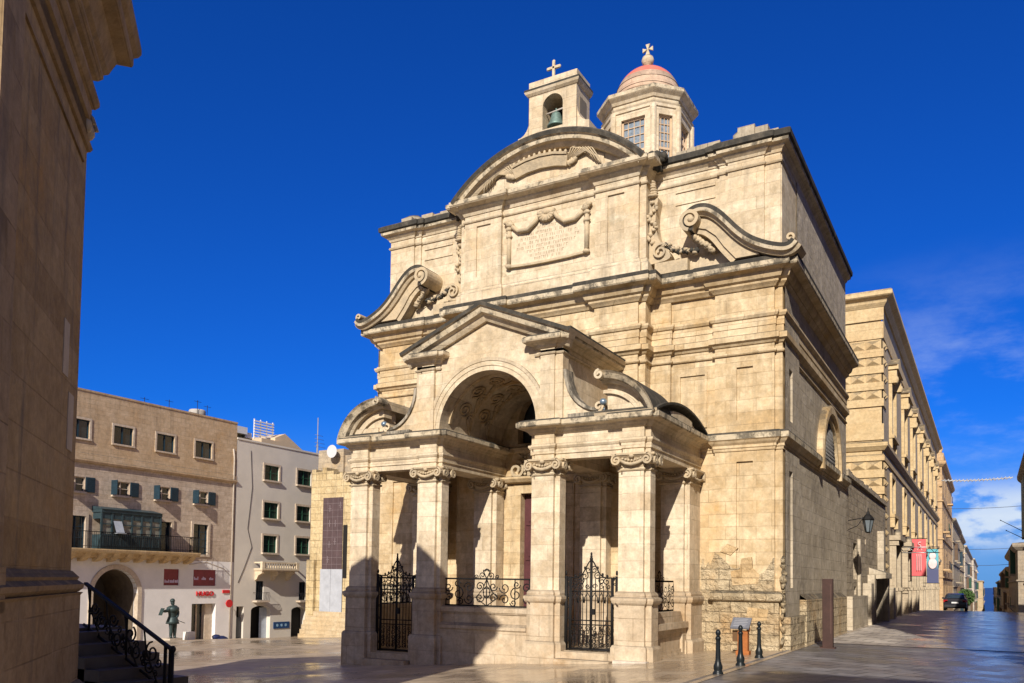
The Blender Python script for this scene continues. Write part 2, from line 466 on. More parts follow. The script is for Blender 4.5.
PLAZA = paving('wet_limestone_paving', (0.25,0.185,0.12), (0.60,0.49,0.355), 0.85, 0.7, (0.08, 0.45), (0.42, 0.58), 0.8, (0.07,0.05,0.035), bumpk=.3)
ROAD = paving('dark_stone_setts', (0.05,0.047,0.049), (0.28,0.262,0.255), 0.62, 0.62, (0.20, 0.55), (0.44, 0.62), 0.9, (0.02,0.018,0.016), (0.15,0.11,0.085), 0.35, 0.3, 0.7)
LANE = paving('pale_street_slabs', (0.15,0.125,0.105), (0.60,0.54,0.46), 0.75, 0.75, (0.12, 0.6), (0.54, 0.70), 0.8, (0.06,0.05,0.045), (0.28,0.23,0.18), 0.1, -1.1, 1.0)
def steps(a, b, n): return [a+(b-a)*i/n for i in range(n+1)]
sheet('pavement', steps(-85, -50, 5)+steps(-47, -4.5, 34), steps(-45, 45, 36)+[50,55,59,65,72,79], 0.0, PLAZA)
sheet('road', [-4.75,-4.5,-3,-1,1,3,6,12,25,60], steps(-45, 27, 24)+[28], -0.008, ROAD)
lx = [-5.6,-5.2,-4.2,-3,-1,1,3,6,12]
sheet('street', lx, [27,31,36,41,45,52,59,66,72,79,87,95,110,130,165,200,260,330,390,450,570,700,900], 0.006, LANE)
_s = MB(); _s.add([(-40000,-2000,-44),(40000,-2000,-44),(40000,55000,-44),(-40000,55000,-44)], [(0,1,2,3)])
_o = _s.build('sea', plain('sea_water', (0.012,0.05,0.16), 0.45, 0.1, 0.01, spec=0.4)); _o['kind'] = 'structure'
_s = MB(); _s.add([(-420,-260,-3.2),(420,-260,-3.2),(420,92,-3.2),(-420,92,-3.2),(420,920,-48),(-420,920,-48)], [(0,1,2,3),(3,2,4,5)])
_o = _s.build('terrain', plain('bare_ground', (0.32,0.26,0.18), 0.9)); _o['kind'] = 'structure'

# ================================================================== church (local: x along the front, y into the church, z up)
CH = thing('church', 'pale limestone baroque church with an arched portico, volutes, bell gable and red domed lantern', 'church', (-11.95, 23.4, 0))
def cb(m, name, mats, parent=None, **k):
    return m.build(name, mats, CH if parent is None else parent, local=True, **k)
def smooth(p, n):
    for _ in range(n):
        q = [p[0]]
        for a, b in zip(p, p[1:]):
            q += [(a[0]*.75+b[0]*.25, a[1]*.75+b[1]*.25), (a[0]*.25+b[0]*.75, a[1]*.25+b[1]*.75)]
        p = q+[p[-1]]
    return p
def mirror(path): return [(-x, y) for x, y in reversed(path)]
def rect_hole_panel(m, x0, x1, z0, z1, y, d=0.05): pass
# --- walls
m = MB()
m.box(-7.1, 7.1, 0.1, 12.0, -1.2, 10.3)
for s in (-1, 1):
    a, b = sorted((s*3.27, s*3.9)); m.box(a, b, 0.0, 0.12, -1.2, 10.3)
cb(m, 'wall', S)
for s in (-1, 1):
    m = MB(); a, b = sorted((s*5.23, s*6.9))
    c0, c1 = (s*5.85, s*6.31); c0, c1 = min(c0, c1), max(c0, c1)
    m.pwall('x', a, b, -1.2, 10.3, 0.0, [(c0, c1, 6.62, 8.13, 0.06), (c0, c1, 2.2, 5.44, 0.06)])
    m.add([(a,0,-1.2),(a,.12,-1.2),(a,.12,10.3),(a,0,10.3)], [(0,1,2,3)]); m.add([(b,0,-1.2),(b,.12,-1.2),(b,.12,10.3),(b,0,10.3)], [(0,1,2,3)])
    cb(m, 'pilaster', S)
    # framed panel on the wall between the pilasters
    m = MB(); p0, p1 = sorted((s*4.12, s*4.98))
    for (x0, x1, z0, z1) in ((p0,p1,8.05,8.13),(p0,p1,6.5,6.56),(p0,p0+.06,6.56,8.05),(p1-.06,p1,6.56,8.05)): m.box(x0, x1, 0.055, 0.11, z0, z1)
    cb(m, 'panel_frame', S)
# rough eroded lower skirt on the right, bulging blocks
for s in (-1, 1):
    m = MB()
    a, b = sorted((s*5.2, s*7.02)); m.box(a, b, -0.05, 0.13, -1.2, 1.5)
    m.sweep([(a,.13),(a,-.05),(b,-.05),(b,.13)] , [(-.05,1.5),(.03,1.5),(.10,1.55),(.12,1.64),(.08,1.73),(.02,1.78),(-.05,1.8)])
    if s < 0: cb(m, 'eroded_base', S_BASE)
rr = random.Random(3)
for k in range(0):
    x = rr.uniform(4.8, 7.0); z = rr.choice([rr.uniform(0.1, 1.3), rr.uniform(1.9, 3.1), rr.uniform(1.9, 2.6)])
    wx, wz = rr.uniform(.06,.22), rr.uniform(.04,.10)
    y = -0.05 if (x > 5.2 and z < 1.5) else (0.0 if x > 5.23 else 0.1)
    m.blob((x, y, z), wx, rr.uniform(.012,.03), wz, 9, 6, 0, 0.3)
for k in range(16):
    m.blob((7.1, rr.uniform(0.0, .25), 0.1+k*.17), rr.uniform(.04,.1), rr.uniform(.1,.2), rr.uniform(.08,.14), 7, 5, 0, 0.3)
cb(m, 'eroded_base', S_BASE)
for (x0, x1, y) in ((4.80,5.225,.1),(5.235,6.895,0.0)):               # eroded skin of the lower wall, ragged upper edge
    re_ = random.Random(int(x0*100)); n_ = 6; tp = smooth([(x0+(x1-x0)*i/n_, 2.5+re_.uniform(-.35,.4)) for i in range(n_+1)], 2)
    cb(MB().prism([(x0,1.79 if y == 0 else -1)]+[(x1,1.79 if y == 0 else -1)]+tp[::-1], y-.014, y+.02), 'eroded_skin', S_BASE)
for pts in ([(5.75,1.95),(6.45,2.0),(6.5,2.25),(6.3,2.45),(6.28,2.75),(6.0,2.7),(5.95,2.4),(5.7,2.35)],[(5.4,2.9),(5.7,2.8),(5.9,3.0),(5.6,3.12)],[(6.1,.95),(6.7,1.0),(6.75,1.3),(6.2,1.35)]):
    cb(MB().prism(pts, -.065 if pts[0][1] < 1.5 else -.03, .05), 'patch_repair', stone('orange_patch', (0.44,0.29,0.135),(0.64,0.48,0.28), joint=.3, rough_wall=1.2, pits=.5))
# --- centre block with door and lunette
m = MB()
m.pwall('x', -1.67, 1.67, -1.2, 10.3, -0.45, [(-.8, .8, 0.2, 4.75, 0.3), (-1.0, 1.0, 6.35, 8.0, 0.35, 1.0)], bmat=1)
for s in (-1, 1):
    a, b = sorted((s*3.08, s*3.28)); m.box(a, b, -.45, .12, -1.2, 10.3)
    a, b = sorted((s*1.67, s*3.08)); m.box(a, b, -.55, .12, -1.2, 10.3)
cb(m, 'centre_wall', [S, DARK])
DOORC = plain('maroon_door_paint', (0.095,0.032,0.035), 0.5, 0.25, 5)
d = cb(MB().box(-.8, .8, -.28, -.2, .2, 4.75), 'door', DOORC)
m = MB()
for x0 in (-.74, .06):
    for z0, z1 in ((.4,1.3),(1.45,2.5),(2.65,3.6),(3.75,4.6)):
        m.box(x0, x0+.68, -.31, -.27, z0, z1); m.box(x0+.12, x0+.56, -.335, -.30, z0+.12, z1-.12)
cb(m, 'door_panel', DOORC, d)
m = MB()
for s in (-1, 1):
    a, b = sorted((s*.8, s*1.05)); m.box(a, b, -.56, -.45, .2, 4.75)
    a, b = sorted((s*1.05, s*1.35)); m.box(a, b, -.51, -.45, .2, 5.0)
m.box(-1.05, 1.05, -.56, -.45, 4.75, 5.0); m.box(-1.35, 1.35, -.52, -.45, 5.0, 5.06)
m.sweep([(-1.4,-.45),(-1.4,-.6),(1.4,-.6),(1.4,-.45)], [(0,5.06),(.08,5.1),(.16,5.2),(.16,5.26),(0,5.3)])
cb(m, 'door_frame', S)
m = MB()                                                            # scrolled tablet over the door
m.box(-.55, .55, -.62, -.45, 5.3, 6.15)
for s in (-1, 1):
    m.band([(s*x, z) for x, z in spiral(.95, 5.5, .28, .06, 1.4, pi/2, 24)], [(-.04,-.62),(.04,-.62),(.04,-.45),(-.04,-.45)])
    m.band([(s*x, z) for x, z in spiral(.72, 6.12, .22, .05, 1.4, -pi/2, 24)], [(-.035,-.64),(.035,-.64),(.035,-.45),(-.035,-.45)])
    for q in range(7): m.blob((s*.62, -.63, 5.35+q*.11), .05, .05, .05)
cb(m, 'overdoor_tablet', ORN)
cb(MB().prism([(-.9,6.4),(.9,6.4)]+arc(0,7.0,.9,0,180,16), -.14, -.12), 'lunette_window', GLASS)

# --- mouldings round the outside
right = [(3.9,.1),(5.23,.1),(5.23,0),(6.9,0),(6.9,.1),(7.1,.1),(7.1,12.0)]
for path in (right, mirror(right)):
    m = MB()
    m.sweep(path, [(-.04,5.72),(.03,5.74),(.03,5.80),(.06,5.83),(.06,5.90),(.12,5.96),(.16,6.02),(.20,6.05),(.20,6.20),(.16,6.26),(-.04,6.30)], mats=[0]*7+[1,2,2,0])
    cb(m, 'string_course', [S, LIP, CRUST])
ctr = [(1.67,-.45),(1.67,-.55),(3.08,-.55),(3.08,-.45),(3.28,-.45),(3.28,0),(3.9,0)]
full = ctr + right; full = mirror(full) + full
m = MB()
m.sweep(full, [(-.04,8.46),(.05,8.47),(.07,8.50),(.05,8.55),(-.04,8.56)])
m.sweep(full, [(-.04,8.72),(.04,8.74),(.08,8.80),(.15,8.84),(.15,8.99),(.10,9.02),(.04,9.04),(.04,9.22),(.06,9.23),(.06,9.45),(.10,9.47),(.14,9.54),(.14,9.60),(-.04,9.63)])
cb(m, 'architrave', S)
full2 = [(1.67,-.45),(1.67,-.55),(3.08,-.55),(3.08,-.45),(3.28,-.45),(3.28,.05),(5.23,.05),(5.23,0),(6.9,0),(6.9,.1),(7.1,.1),(7.1,12.0)]
full2 = mirror(full2)+full2
m = MB()
m.sweep(full2, [(-.04,10.30),(.04,10.31),(.08,10.36),(.14,10.42),(.14,10.47),(.22,10.52),(.26,10.60),(.28,10.68),(.47,10.74),(.50,10.78),(.50,10.90),(.505,11.00),(.47,11.03),(.30,11.09),(-.04,11.13)], mats=[0]*8+[1,1,2,2,2,2,0])
cb(m, 'cornice', [S, LIP, CRUST])

# --- attic storey
m = MB()
m.box(-6.62, 7.08, 0.12, 12.0, 10.3, 14.5)
for s in (-1, 1):
    for (x0, x1, y) in ((5.33,5.59,.06),(5.59,6.62,0.0))+(((6.62,7.06,.06),) if s > 0 else ()):
        a, b = sorted((s*x0, s*x1)); m.box(a, b, y, .13, 11.0, 14.4)
    a, b = sorted((s*3.28, s*(7.1 if s > 0 else 6.7))); m.box(a, b, -.06, .13, 10.9, 11.5)
    # framed field in the side bay
    a, b = sorted((s*4.0, s*5.2)); m.box(a, b, .09, .13, 13.25, 13.32); m.box(a, b, .085, .13, 13.62, 13.72)
cb(m, 'attic_wall', S_UP)
m = MB()
m.pwall('x', -1.67, 1.67, 10.9, 14.5, -.45, [])
for s in (-1, 1):
    a, b = sorted((s*3.08, s*3.28)); m.box(a, b, -.45, .13, 10.9, 14.5)
    a, b = sorted((s*1.67, s*3.08)); c0, c1 = sorted((s*2.08, s*2.62))
    m.pwall('x', a, b, 10.9, 14.5, -.55, [(c0, c1, 12.0, 13.72, .05)])
    for x in (a, b): m.add([(x,-.55,10.9),(x,.1,10.9),(x,.1,14.5),(x,-.55,14.5)], [(0,1,2,3)])
p = [(-3.28,.1),(-3.28,-.45),(-3.08,-.45),(-3.08,-.55),(-1.67,-.55),(-1.67,-.45)]; p = p + mirror(p)
m.sweep(p, [(-.03,11.0),(.10,11.0),(.10,11.46),(.07,11.50),(.05,11.58),(.02,11.63),(-.03,11.65)])
m.sweep(p, [(-.03,13.86),(.04,13.87),(.06,13.90),(.04,13.94),(-.03,13.95)])
cb(m, 'centre_attic_wall', S_UP)
at = [(3.3,.12),(5.33,.12),(5.33,.06),(5.59,.06),(5.59,0),(6.62,0),(6.62,.06),(7.06,.06),(7.06,12.0)]
at2 = mirror([(3.3,.12),(5.33,.12),(5.33,.06),(5.59,.06),(5.59,0),(6.62,0),(6.62,12.0)])
for path in (at, at2):
    m = MB()
    m.sweep(path, [(-.03,13.84),(.04,13.85),(.06,13.89),(.04,13.93),(-.03,13.94)])
    m.sweep(path, [(-.03,14.12),(.03,14.13),(.06,14.20),(.13,14.26),(.13,14.30),(.26,14.34),(.27,14.42),(.33,14.46),(.34,14.60),(.28,14.65),(.20,14.70),(-.03,14.71)], mats=[0]*5+[1,2,2,2,2,2,2])
    cb(m, 'attic_cornice', [S_UP, LIP, CRUST])
m = MB()
m.sweep(p, [(-.03,14.10),(.03,14.11),(.07,14.20),(.16,14.28),(.16,14.32),(.36,14.38),(.40,14.42),(.40,14.54),(.30,14.58),(-.03,14.60)], mats=[0]*6+[1,1,2,0])
cb(m, 'centre_cornice', [S_UP, LIP, CRUST])
rb = random.Random(5)                                               # broken blocking course
BLK = stone('blocking_stone', (0.34,0.29,0.21), (0.50,0.43,0.32), crust=0.9, streak=0.6)
for s in (-1, 1):
    m = MB(); x = 3.5
    while x < 6.9:
        wd = rb.uniform(.28,.6); h = rb.uniform(14.76,14.92) if x < 5.5 else rb.uniform(14.95,15.15)
        if x > 6.5: h = 14.85
        if s < 0 and x > 6.2: break
        a, b = sorted((s*x, s*min(x+wd-.015, 7.0))); m.box(a, b, .05+rb.uniform(0,.03), .5, 14.55, h); x += wd
    m.blob((s*6.0, .5, 14.95), .42, .35, .34 if s > 0 else .22, 12, 8, 0, .05)
    if s < 0: cb(m, 'blocking_course', BLK)
y = .5
while y < 11.8:
    wd = rb.uniform(.5,.9); h = rb.uniform(14.75,14.85)
    m.box(6.6, 7.0, y, y+wd-.02, 14.55, h)
    y += wd
cb(m, 'blocking_course', BLK)
cb(MB().box(-6.9, 6.9, .3, 11.9, 14.4, 14.72), 'roof', plain('roof_screed', (0.42,0.36,0.27), 0.9))

# --- segmental pediment with crown and palms
R = 4.60; cz = 16.08-R; a_ = math.degrees(math.asin(3.42/R))
seg = arc(0, cz, R, 90+a_, 90-a_, 40)
m = MB()
m.band(seg, [(0,-.95),(0,.6),(-.10,.6),(-.10,-.45),(-.46,-.45),(-.46,-.64),(-.40,-.70),(-.34,-.74),(-.32,-.88),(-.20,-.90),(-.17,-.97),(-.06,-1.0)], mats=[2,0,0,0,0,0,0,0,1,1,2,2])
pd = cb(m, 'segmental_pediment', [S_UP, LIP, CRUST])
Ri = R-.3
m = MB()
ai = math.degrees(math.asin(3.2/Ri)); pts = arc(0, cz, Ri, 90-ai, 90+ai, 30)
m.prism(pts+[(-3.2,14.45),(3.2,14.45)], -.45, .5)
pts = [q for q in arc(0, cz, R-.52, 62, 118, 24)]
m.prism(pts+[(pts[-1][0],14.6),(pts[0][0],14.6)], -.50, -.44)
cb(m, 'tympanum', S_UP, pd)
m = MB()
bandp = [(x*.95, 14.98+.10*(1-(x/.9)**2)) for x in [-.9+.1*i for i in range(19)]]
for i in range(len(bandp)-1):
    pass
m.band([(-.92,14.82),(-.5,14.92),(0,14.96),(.5,14.92),(.92,14.82)], [(0,-.62),(.30,-.70),(.30,-.5),(0,-.5)])
m.band([(-.97,15.13),(-.5,15.24),(0,15.28),(.5,15.24),(.97,15.13)], [(0,-.74),(.07,-.76),(.07,-.5),(0,-.5)])
for k in range(11):
    x = -.92+.184*k; z = 15.28-.16*(x/.95)**2
    m.blob((x, -.68, z+.10), .05, .06, .09)
for s in (-1, 1):
    for k in range(8):
        t = k/7
        m.tube([(s*(.95+.02*k), -.58, 15.0), (s*(1.1+.10*k), -.66, 15.32-.02*k), (s*(1.3+.11*k), -.64, 15.36-.09*k), (s*(1.42+.10*k), -.56, 15.22-.10*k)], .035, 5, r2=.015)
    for k in range(5): m.blob((s*(1.0+.05*k), -.58, 14.9+.02*k), .09, .07, .10, 7, 5, 0, .2)
m.v = [(x-.22, y, z+.14) for x, y, z in m.v]
cb(m, 'crown_relief', ORN, pd)

# --- inscription tablet
pl = cb(MB().box(-1.32, 1.32, -.50, -.44, 12.12, 13.55), 'inscription_tablet', stone('tablet_marble', (0.60,0.49,0.34), (0.70,0.59,0.43), bw=5, bh=5, stain_amt=0.2, joint=0.0, streak=0.1))
m = MB()
for s in (-1, 1):
    m.tube([(s*1.38,-.52,12.15),(s*1.38,-.52,13.35)], .075, 10)
    for zz in (12.14, 13.36, 13.12): m.blob((s*1.38,-.54,zz), .12, .09, .08, 8, 6, 0, .15)
    for k in range(3): m.blob((s*(1.33+.05*k),-.55,13.5+.05*k), .14, .09, .09, 8, 6, 0, .15)
    m.tube([(s*1.25,-.54,13.42),(s*1.0,-.58,13.22),(s*.65,-.60,13.20),(s*.38,-.58,13.42),(s*.22,-.54,13.66)], .075, 8)
m.band([(-1.42,12.10),(-.7,12.06),(0,12.05),(.7,12.06),(1.42,12.10)], [(0,-.56),(.07,-.56),(.07,-.44),(0,-.44)])
for k in range(9):
    a = pi*k/8; m.tube([(0,-.52,13.62),(.32*cos(pi+a),-.6,13.62+.0+.30*sin(pi+a)+.02)], .05, 6, r2=.06)
m.blob((0,-.55,13.68), .30, .08, .12)
cb(m, 'tablet_frame', ORN, pl)
m = MB(); rt = random.Random(11)
for r_, (wd, z) in enumerate(((.35,13.20),(.75,13.04),(1.1,12.90),(1.12,12.76),(1.1,12.62),(.72,12.48),(.6,12.34),(.45,12.22))):
    x = -wd
    while x < wd:
        L = rt.uniform(.03,.06)
        if rt.random() < .82:
            m.box(x, x+.010, -.506, -.499, z, z+.085)
            if rt.random() < .6: m.box(x, x+L, -.506, -.499, z+rt.choice((0,.038,.075)), z+rt.choice((0,.038,.075))+.010) if False else m.box(x, x+L, -.506, -.499, z+.075, z+.086)
            if rt.random() < .5: m.box(x+L-.01, x+L, -.506, -.499, z, z+.085)
        x += L+.035
cb(m, 'lettering', plain('cut_lettering', (0.30,0.22,0.14), 0.9), pl)

# --- big volutes over the side bays
def volute(s):
    m = MB()
    top = [(7.50,11.30),(7.42,11.20),(7.25,11.20),(6.85,11.34),(6.42,11.58),(6.08,11.90),(5.80,12.24),(5.52,12.54),(5.22,12.74),(4.90,12.79),(4.64,12.70),(4.49,12.50),(4.48,12.26),(4.60,12.08),(4.78,12.03)]
    top = smooth(top, 2)
    def T(pts): return [(s*x, z) for x, z in pts]
    sg = 1 if s > 0 else -1
    # left normal of a path running right-to-left on the right side points down -> offsets positive go inwards
    k = 1 if s > 0 else -1
    m.band(T(top), [(0*k,-.75),(0*k,.12),(.30*k,.12),(.30*k,-.58),(.22*k,-.64),(.20*k,-.72),(.11*k,-.74)], mats=[2,0,0,0,0,1,2])
    inner = smooth([(5.95,11.1),(5.62,11.5),(5.38,11.86),(5.1,12.12),(4.85,12.2)], 2)
    m.band(T(inner), [(0,-.45),(0,.12),(.16*k,.12),(.16*k,-.45)])
    m.prism(T([(5.95,11.1),(6.6,11.1),(6.35,11.45),(6.0,11.72),(5.75,12.0),(5.48,12.28),(5.15,12.46),(4.85,12.44),(4.80,12.2),(5.1,12.1),(5.38,11.86),(5.62,11.5)]), -.50, .12)
    # rolled end
    m.band(T(spiral(4.72,12.36,.30,.06,1.6,-pi*.55,34,-1)), [(-.05,-.80),(.05,-.80),(.05,.12),(-.05,.12)])
    m.prism(T(arc(4.72,12.36,.21,0,360,18)[:-1]), -.72, .12)
    m.band(T(spiral(7.46,11.34,.12,.03,1.2,-pi/2,16,1)), [(-.03,-.72),(.03,-.72),(.03,.12),(-.03,.12)])
    m.blob((s*4.74,-.74,12.36), .10, .10, .10)
    for q in range(9): m.blob((s*(4.75+.06*q), -.4+.02*q, 11.95-.05*q), .11, .12, .09, 8, 6, 0, .3)
    o = cb(m, 'volute', [ORN, LIP, CRUST]); return o
for s in (1, -1):
    volute(s)
    m = MB()                                                        # carved console and garland beside the centre block
    cons = smooth([(3.32,13.55),(3.62,13.5),(3.52,13.1),(3.50,12.6),(3.62,12.1),(3.95,11.75),(4.0,11.5),(3.32,11.45)], 2)
    m.prism([(s*x, z) for x, z in cons], -.28, .13)
    m.band([(s*x, z) for x, z in spiral(3.68,11.78,.24,.05,1.5,pi*.2,26)], [(-.03,-.36),(.03,-.36),(.03,-.2),(-.03,-.2)])
    rg = random.Random(9)
    for q in range(15): m.blob((s*(3.42+.12*sin(q*.9)), -.30+rg.uniform(-.05,.03), 13.3-q*.085), rg.uniform(.06,.1), .08, rg.uniform(.06,.09), 7, 5, 0, .3)
    for q in range(6): m.blob((s*3.45, -.30, 13.5+.08*q), .16-.02*q, .14, .06, 8, 5, 0, .2)
    for q in range(16): m.blob((s*(3.78+.065*q), -.25, 11.98-.35*sin(q/15*pi*.5)+rg.uniform(-.05,.05)), .10, .10, .08, 8, 6, q % 2, .35)
    for q in range(12): m.blob((s*(3.42+rg.uniform(-.1,.35)), -.2+rg.uniform(-.2,.1), 14.55+rg.uniform(-.2,.2)), .13, .12, .12, 7, 5, 1, .35)
    a, b = sorted((s*3.5, s*4.5)); m.box(a, b, -.3, .1, 11.1, 11.45, 0)
    cb(m, 'carved_console', [ORN, CRUST])

# --- side elevation (towards the street)
for s in (1, -1):
    X = s*7.1
    m = MB()
    x0, x1 = sorted((X, X+s*.07))
    for (z0, z1, n0, n1) in ((-1.2,5.72,1.9,5.2),(6.3,10.3,6.62,8.1)):
        m.pwall('y', .1, 2.1, z0, z1, X+s*.07, [(.62, 1.1, n0, n1, .06)], inw=s)
        m.add([(X,2.1,z0),(X+s*.07,2.1,z0),(X+s*.07,2.1,z1),(X,2.1,z1)], [(0,1,2,3)])
    m.pwall('y', 2.1, 12.0, -1.2, 14.2, X+s*.012, [], inw=s, bmat=1)
    m.pwall('y', 12.0, 12.01, -1.2, 14.2, X+s*.012, [])
    cb(m, 'side_wall', [S_SIDE, DARK])
m = MB()
def half(r): return [(7.45-r, 5.85)]+arc(7.45, 6.2, r, 180, 0, 22)+[(7.45+r, 5.85)]
m.band(half(1.60), [(0,7.05),(.2,7.05),(.2,7.24),(0,7.24)], 'yz')
m.band(half(1.80), [(0,7.05),(.30,7.05),(.30,7.30),(.22,7.34),(0,7.34)], 'yz')
cb(m, 'window_surround', S)
wn_ = cb(MB().prism([(5.85,5.9),(9.05,5.9)]+arc(7.45,6.2,1.6,0,180,18), 7.115, 7.13, 'yz'), 'arched_window', GLASS)
m = MB()
for k in range(-13, 14):
    for sg in (-1, 1):
        P = []
        for t in range(41):
            y = 5.85+3.2*t/40; z = 6.5+k*.26+sg*(y-7.45)
            if z < 5.95: continue
            if (z > 6.2 and (y-7.45)**2+(z-6.2)**2 > 1.59**2) or abs(y-7.45) > 1.58: continue
            P.append((7.145, y, z))
        if len(P) > 1: m.tube([P[0], P[-1]], .018, 4)
cb(m, 'window_lattice', plain('lattice_grey', (0.20,0.19,0.18), 0.6), wn_)
m = MB(); m.box(7.11, 7.3, .12, 2.2, -1.2, 1.1); cb(m, 'corner_plinth', S_BASE)
m = MB(); m.box(7.112, 7.34, 2.25, 10.4, -1.2, 1.55)
m.add([(7.112,2.25,1.55),(7.34,2.25,1.55),(7.34,10.4,1.55),(7.112,10.4,1.55),(7.112,2.25,1.72),(7.112,10.4,1.72)], [(1,2,5,4)])
cb(m, 'side_plinth', S_BASE)

# --- bell gable
m = MB()
m.pwall('x', -1.09, .67, 14.6, 18.15, 0.15, [(-.57, .17, 16.8, 17.93, .85, 1.0)], bmat=1)
m.prism([(.15,14.6),(1.15,14.6),(1.15,18.15),(.15,18.15)], .66, .67, 'yz'); m.prism([(.15,14.6),(1.15,14.6),(1.15,18.15),(.15,18.15)], -1.09, -1.08, 'yz')
m.box(-1.09, .67, 1.13, 1.15, 14.6, 18.15)
for s, X in ((1, .67), (-1, -1.09)):                                 # curved feet
    m.prism([(X, 16.3),(X+s*.42,16.3)]+[(X+s*.42*(1-sin(radians(a))), 16.75+.55*(1-cos(radians(a)))) for a in range(0, 91, 15)], .2, 1.1)
m.prism([(-1.1,14.8),(.7,14.8),(.7,16.5),(-1.1,16.5)], .16, 1.1)
m.sweep([(-1.09,1.15),(-1.09,.15),(.67,.15),(.67,1.15)], [(-.03,18.03),(.03,18.04),(.09,18.10),(.12,18.17),(.12,18.24),(-.03,18.27)], mats=[0,0,0,2,2,2])
m.box(-1.09, .67, .15, 1.15, 18.2, 18.52)
bg_ = cb(m, 'bell_gable', [S_UP, DARK, CRUST])
m = MB()
for z in (0,): m.box(.672, .69, .35, .85, 16.9, 17.7)
cb(m, 'recess_shade_panel', plain('recess_shade_tone', (0.20,0.165,0.115), 0.9), bg_)  # flat panel on the face, shade of a recess put into its colour
BRZ = plain('green_bronze', (0.16,0.24,0.21), 0.55, 0.3, 8, metal=0.4)
m = MB(); m.lathe((-.2,.42,16.92), [(.02,.02),(.29,0),(.30,.04),(.25,.12),(.20,.25),(.175,.38),(.14,.46),(.05,.50),(.02,.56)], 18)
m.tube([(-.2,.42,17.42),(-.2,.42,17.56)], .03)
cb(m, 'bell', BRZ, bg_)
cb(MB().tube([(-.56,.42,17.46),(.16,.42,17.52)], .03), 'bell_beam', plain('pale_beam', (0.5,0.45,0.4), 0.6), bg_)
m = MB(); m.box(-.56,-.22,.42,.72,18.5,18.62); m.box(-.50,-.28,.48,.66,18.62,18.70)
m.box(-.435,-.345,.53,.61,18.70,19.30); m.box(-.60,-.18,.53,.61,19.04,19.13)
for (x,z) in ((-.60,19.085),(-.18,19.085),(-.39,19.30)): m.blob((x,.57,z), .06,.05,.06)
cb(m, 'cross', S_UP, bg_, bevel=.012)

# --- lantern: eight-sided drum, red dome
LY = 8.3
def octo(d, a): return [(a,-d),(d,-a),(d,a),(a,d),(-a,d),(-d,a),(-d,-a),(-a,-d)]
def op(r): return [(x, y+LY) for x, y in octo(1.6+r, .84+r*.42)]
O = op(0)
m = MB(); Z0, Z1, WZ0, WZ1 = 14.4, 21.0, 17.0, 20.35
wins = []
for i in range(8):
    A = Vector((*O[i], 0)); B = Vector((*O[(i+1) % 8], 0)); e = B-A; L = e.length; e.normalize(); nrm = Vector((e.y, -e.x, 0))
    if nrm.dot((A+B)/2-Vector((0,LY,0))) < 0: nrm = -nrm
    mg = .34 if L > 1.4 else .24
    def Q(a, z, dd, A=A, e=e, nrm=nrm): q = A+e*a-nrm*dd; return (q.x, q.y, z)
    for (a0,a1,z0,z1) in ((0,L,Z0,WZ0),(0,mg,WZ0,WZ1),(L-mg,L,WZ0,WZ1),(0,L,WZ1,Z1)):
        m.add([Q(a0,z0,0),Q(a1,z0,0),Q(a1,z1,0),Q(a0,z1,0)], [(0,1,2,3)])
    V = [(mg,WZ0),(L-mg,WZ0),(L-mg,WZ1),(mg,WZ1)]
    m.add([Q(a,z,0) for a,z in V]+[Q(a,z,.22) for a,z in V], [(k,4+k,4+(k+1)%4,(k+1)%4) for k in range(4)])
    wins.append((Q, mg, L))
    # corner pilaster strip
for i in range(8):
    x, y = O[i]; m.lathe((x*.99, LY+(y-LY)*.99, 0), [(.13,16.2),(.13,20.7)], 8, smooth=False)
OO = op(0)
m.sweep(OO, [(-.03,20.62),(.05,20.64),(.06,20.74),(.10,20.80),(-.03,20.84)], closed=True)
m.sweep(OO, [(-.03,20.98),(.05,21.0),(.10,21.10),(.22,21.2),(.26,21.24),(.26,21.38),(.20,21.42),(-.4,21.62)], closed=True, mats=[0,0,0,0,1,1,1,0])
if False: pass
LAN = cb(m, 'lantern', [S_UP, LIP])
PINK = plain('salmon_dome', (0.62,0.17,0.12), 0.7, 0.12, 4)
m = MB()
prof = [(1.42,21.55),(1.42,21.7)]
for k in range(15):
    a = radians(90*k/14); prof.append((1.34*cos(a), 21.75+1.42*sin(a)))
nb = 40
for i in range(len(prof)-1):
    (r0,z0),(r1,z1) = prof[i], prof[i+1]
    mt = 0 if z1 < 22.62 else 1
    rr0 = r0+.02*(i % 2) if mt == 0 else r0
    V = []
    for k in range(nb):
        a = 2*pi*k/nb; V += [(rr0*cos(a), LY+rr0*sin(a), z0), (max(r1,.01)*cos(a), LY+max(r1,.01)*sin(a), z1)]
    m.add(V, [(2*k, (2*k+2)%(2*nb), (2*k+3)%(2*nb), 2*k+1) for k in range(nb)], mt, True)
cb(m, 'dome', [stone('dome_limestone', (0.52,0.36,0.25), (0.62,0.46,0.33), bh=.22, stain=(0.55,0.25,0.17)), PINK], LAN)
m = MB(); m.lathe((0,LY,23.1), [(.16,0),(.13,.12),(.10,.2),(.15,.24),(.22,.34),(.26,.47),(.22,.60),(.12,.68),(.06,.72)], 16)
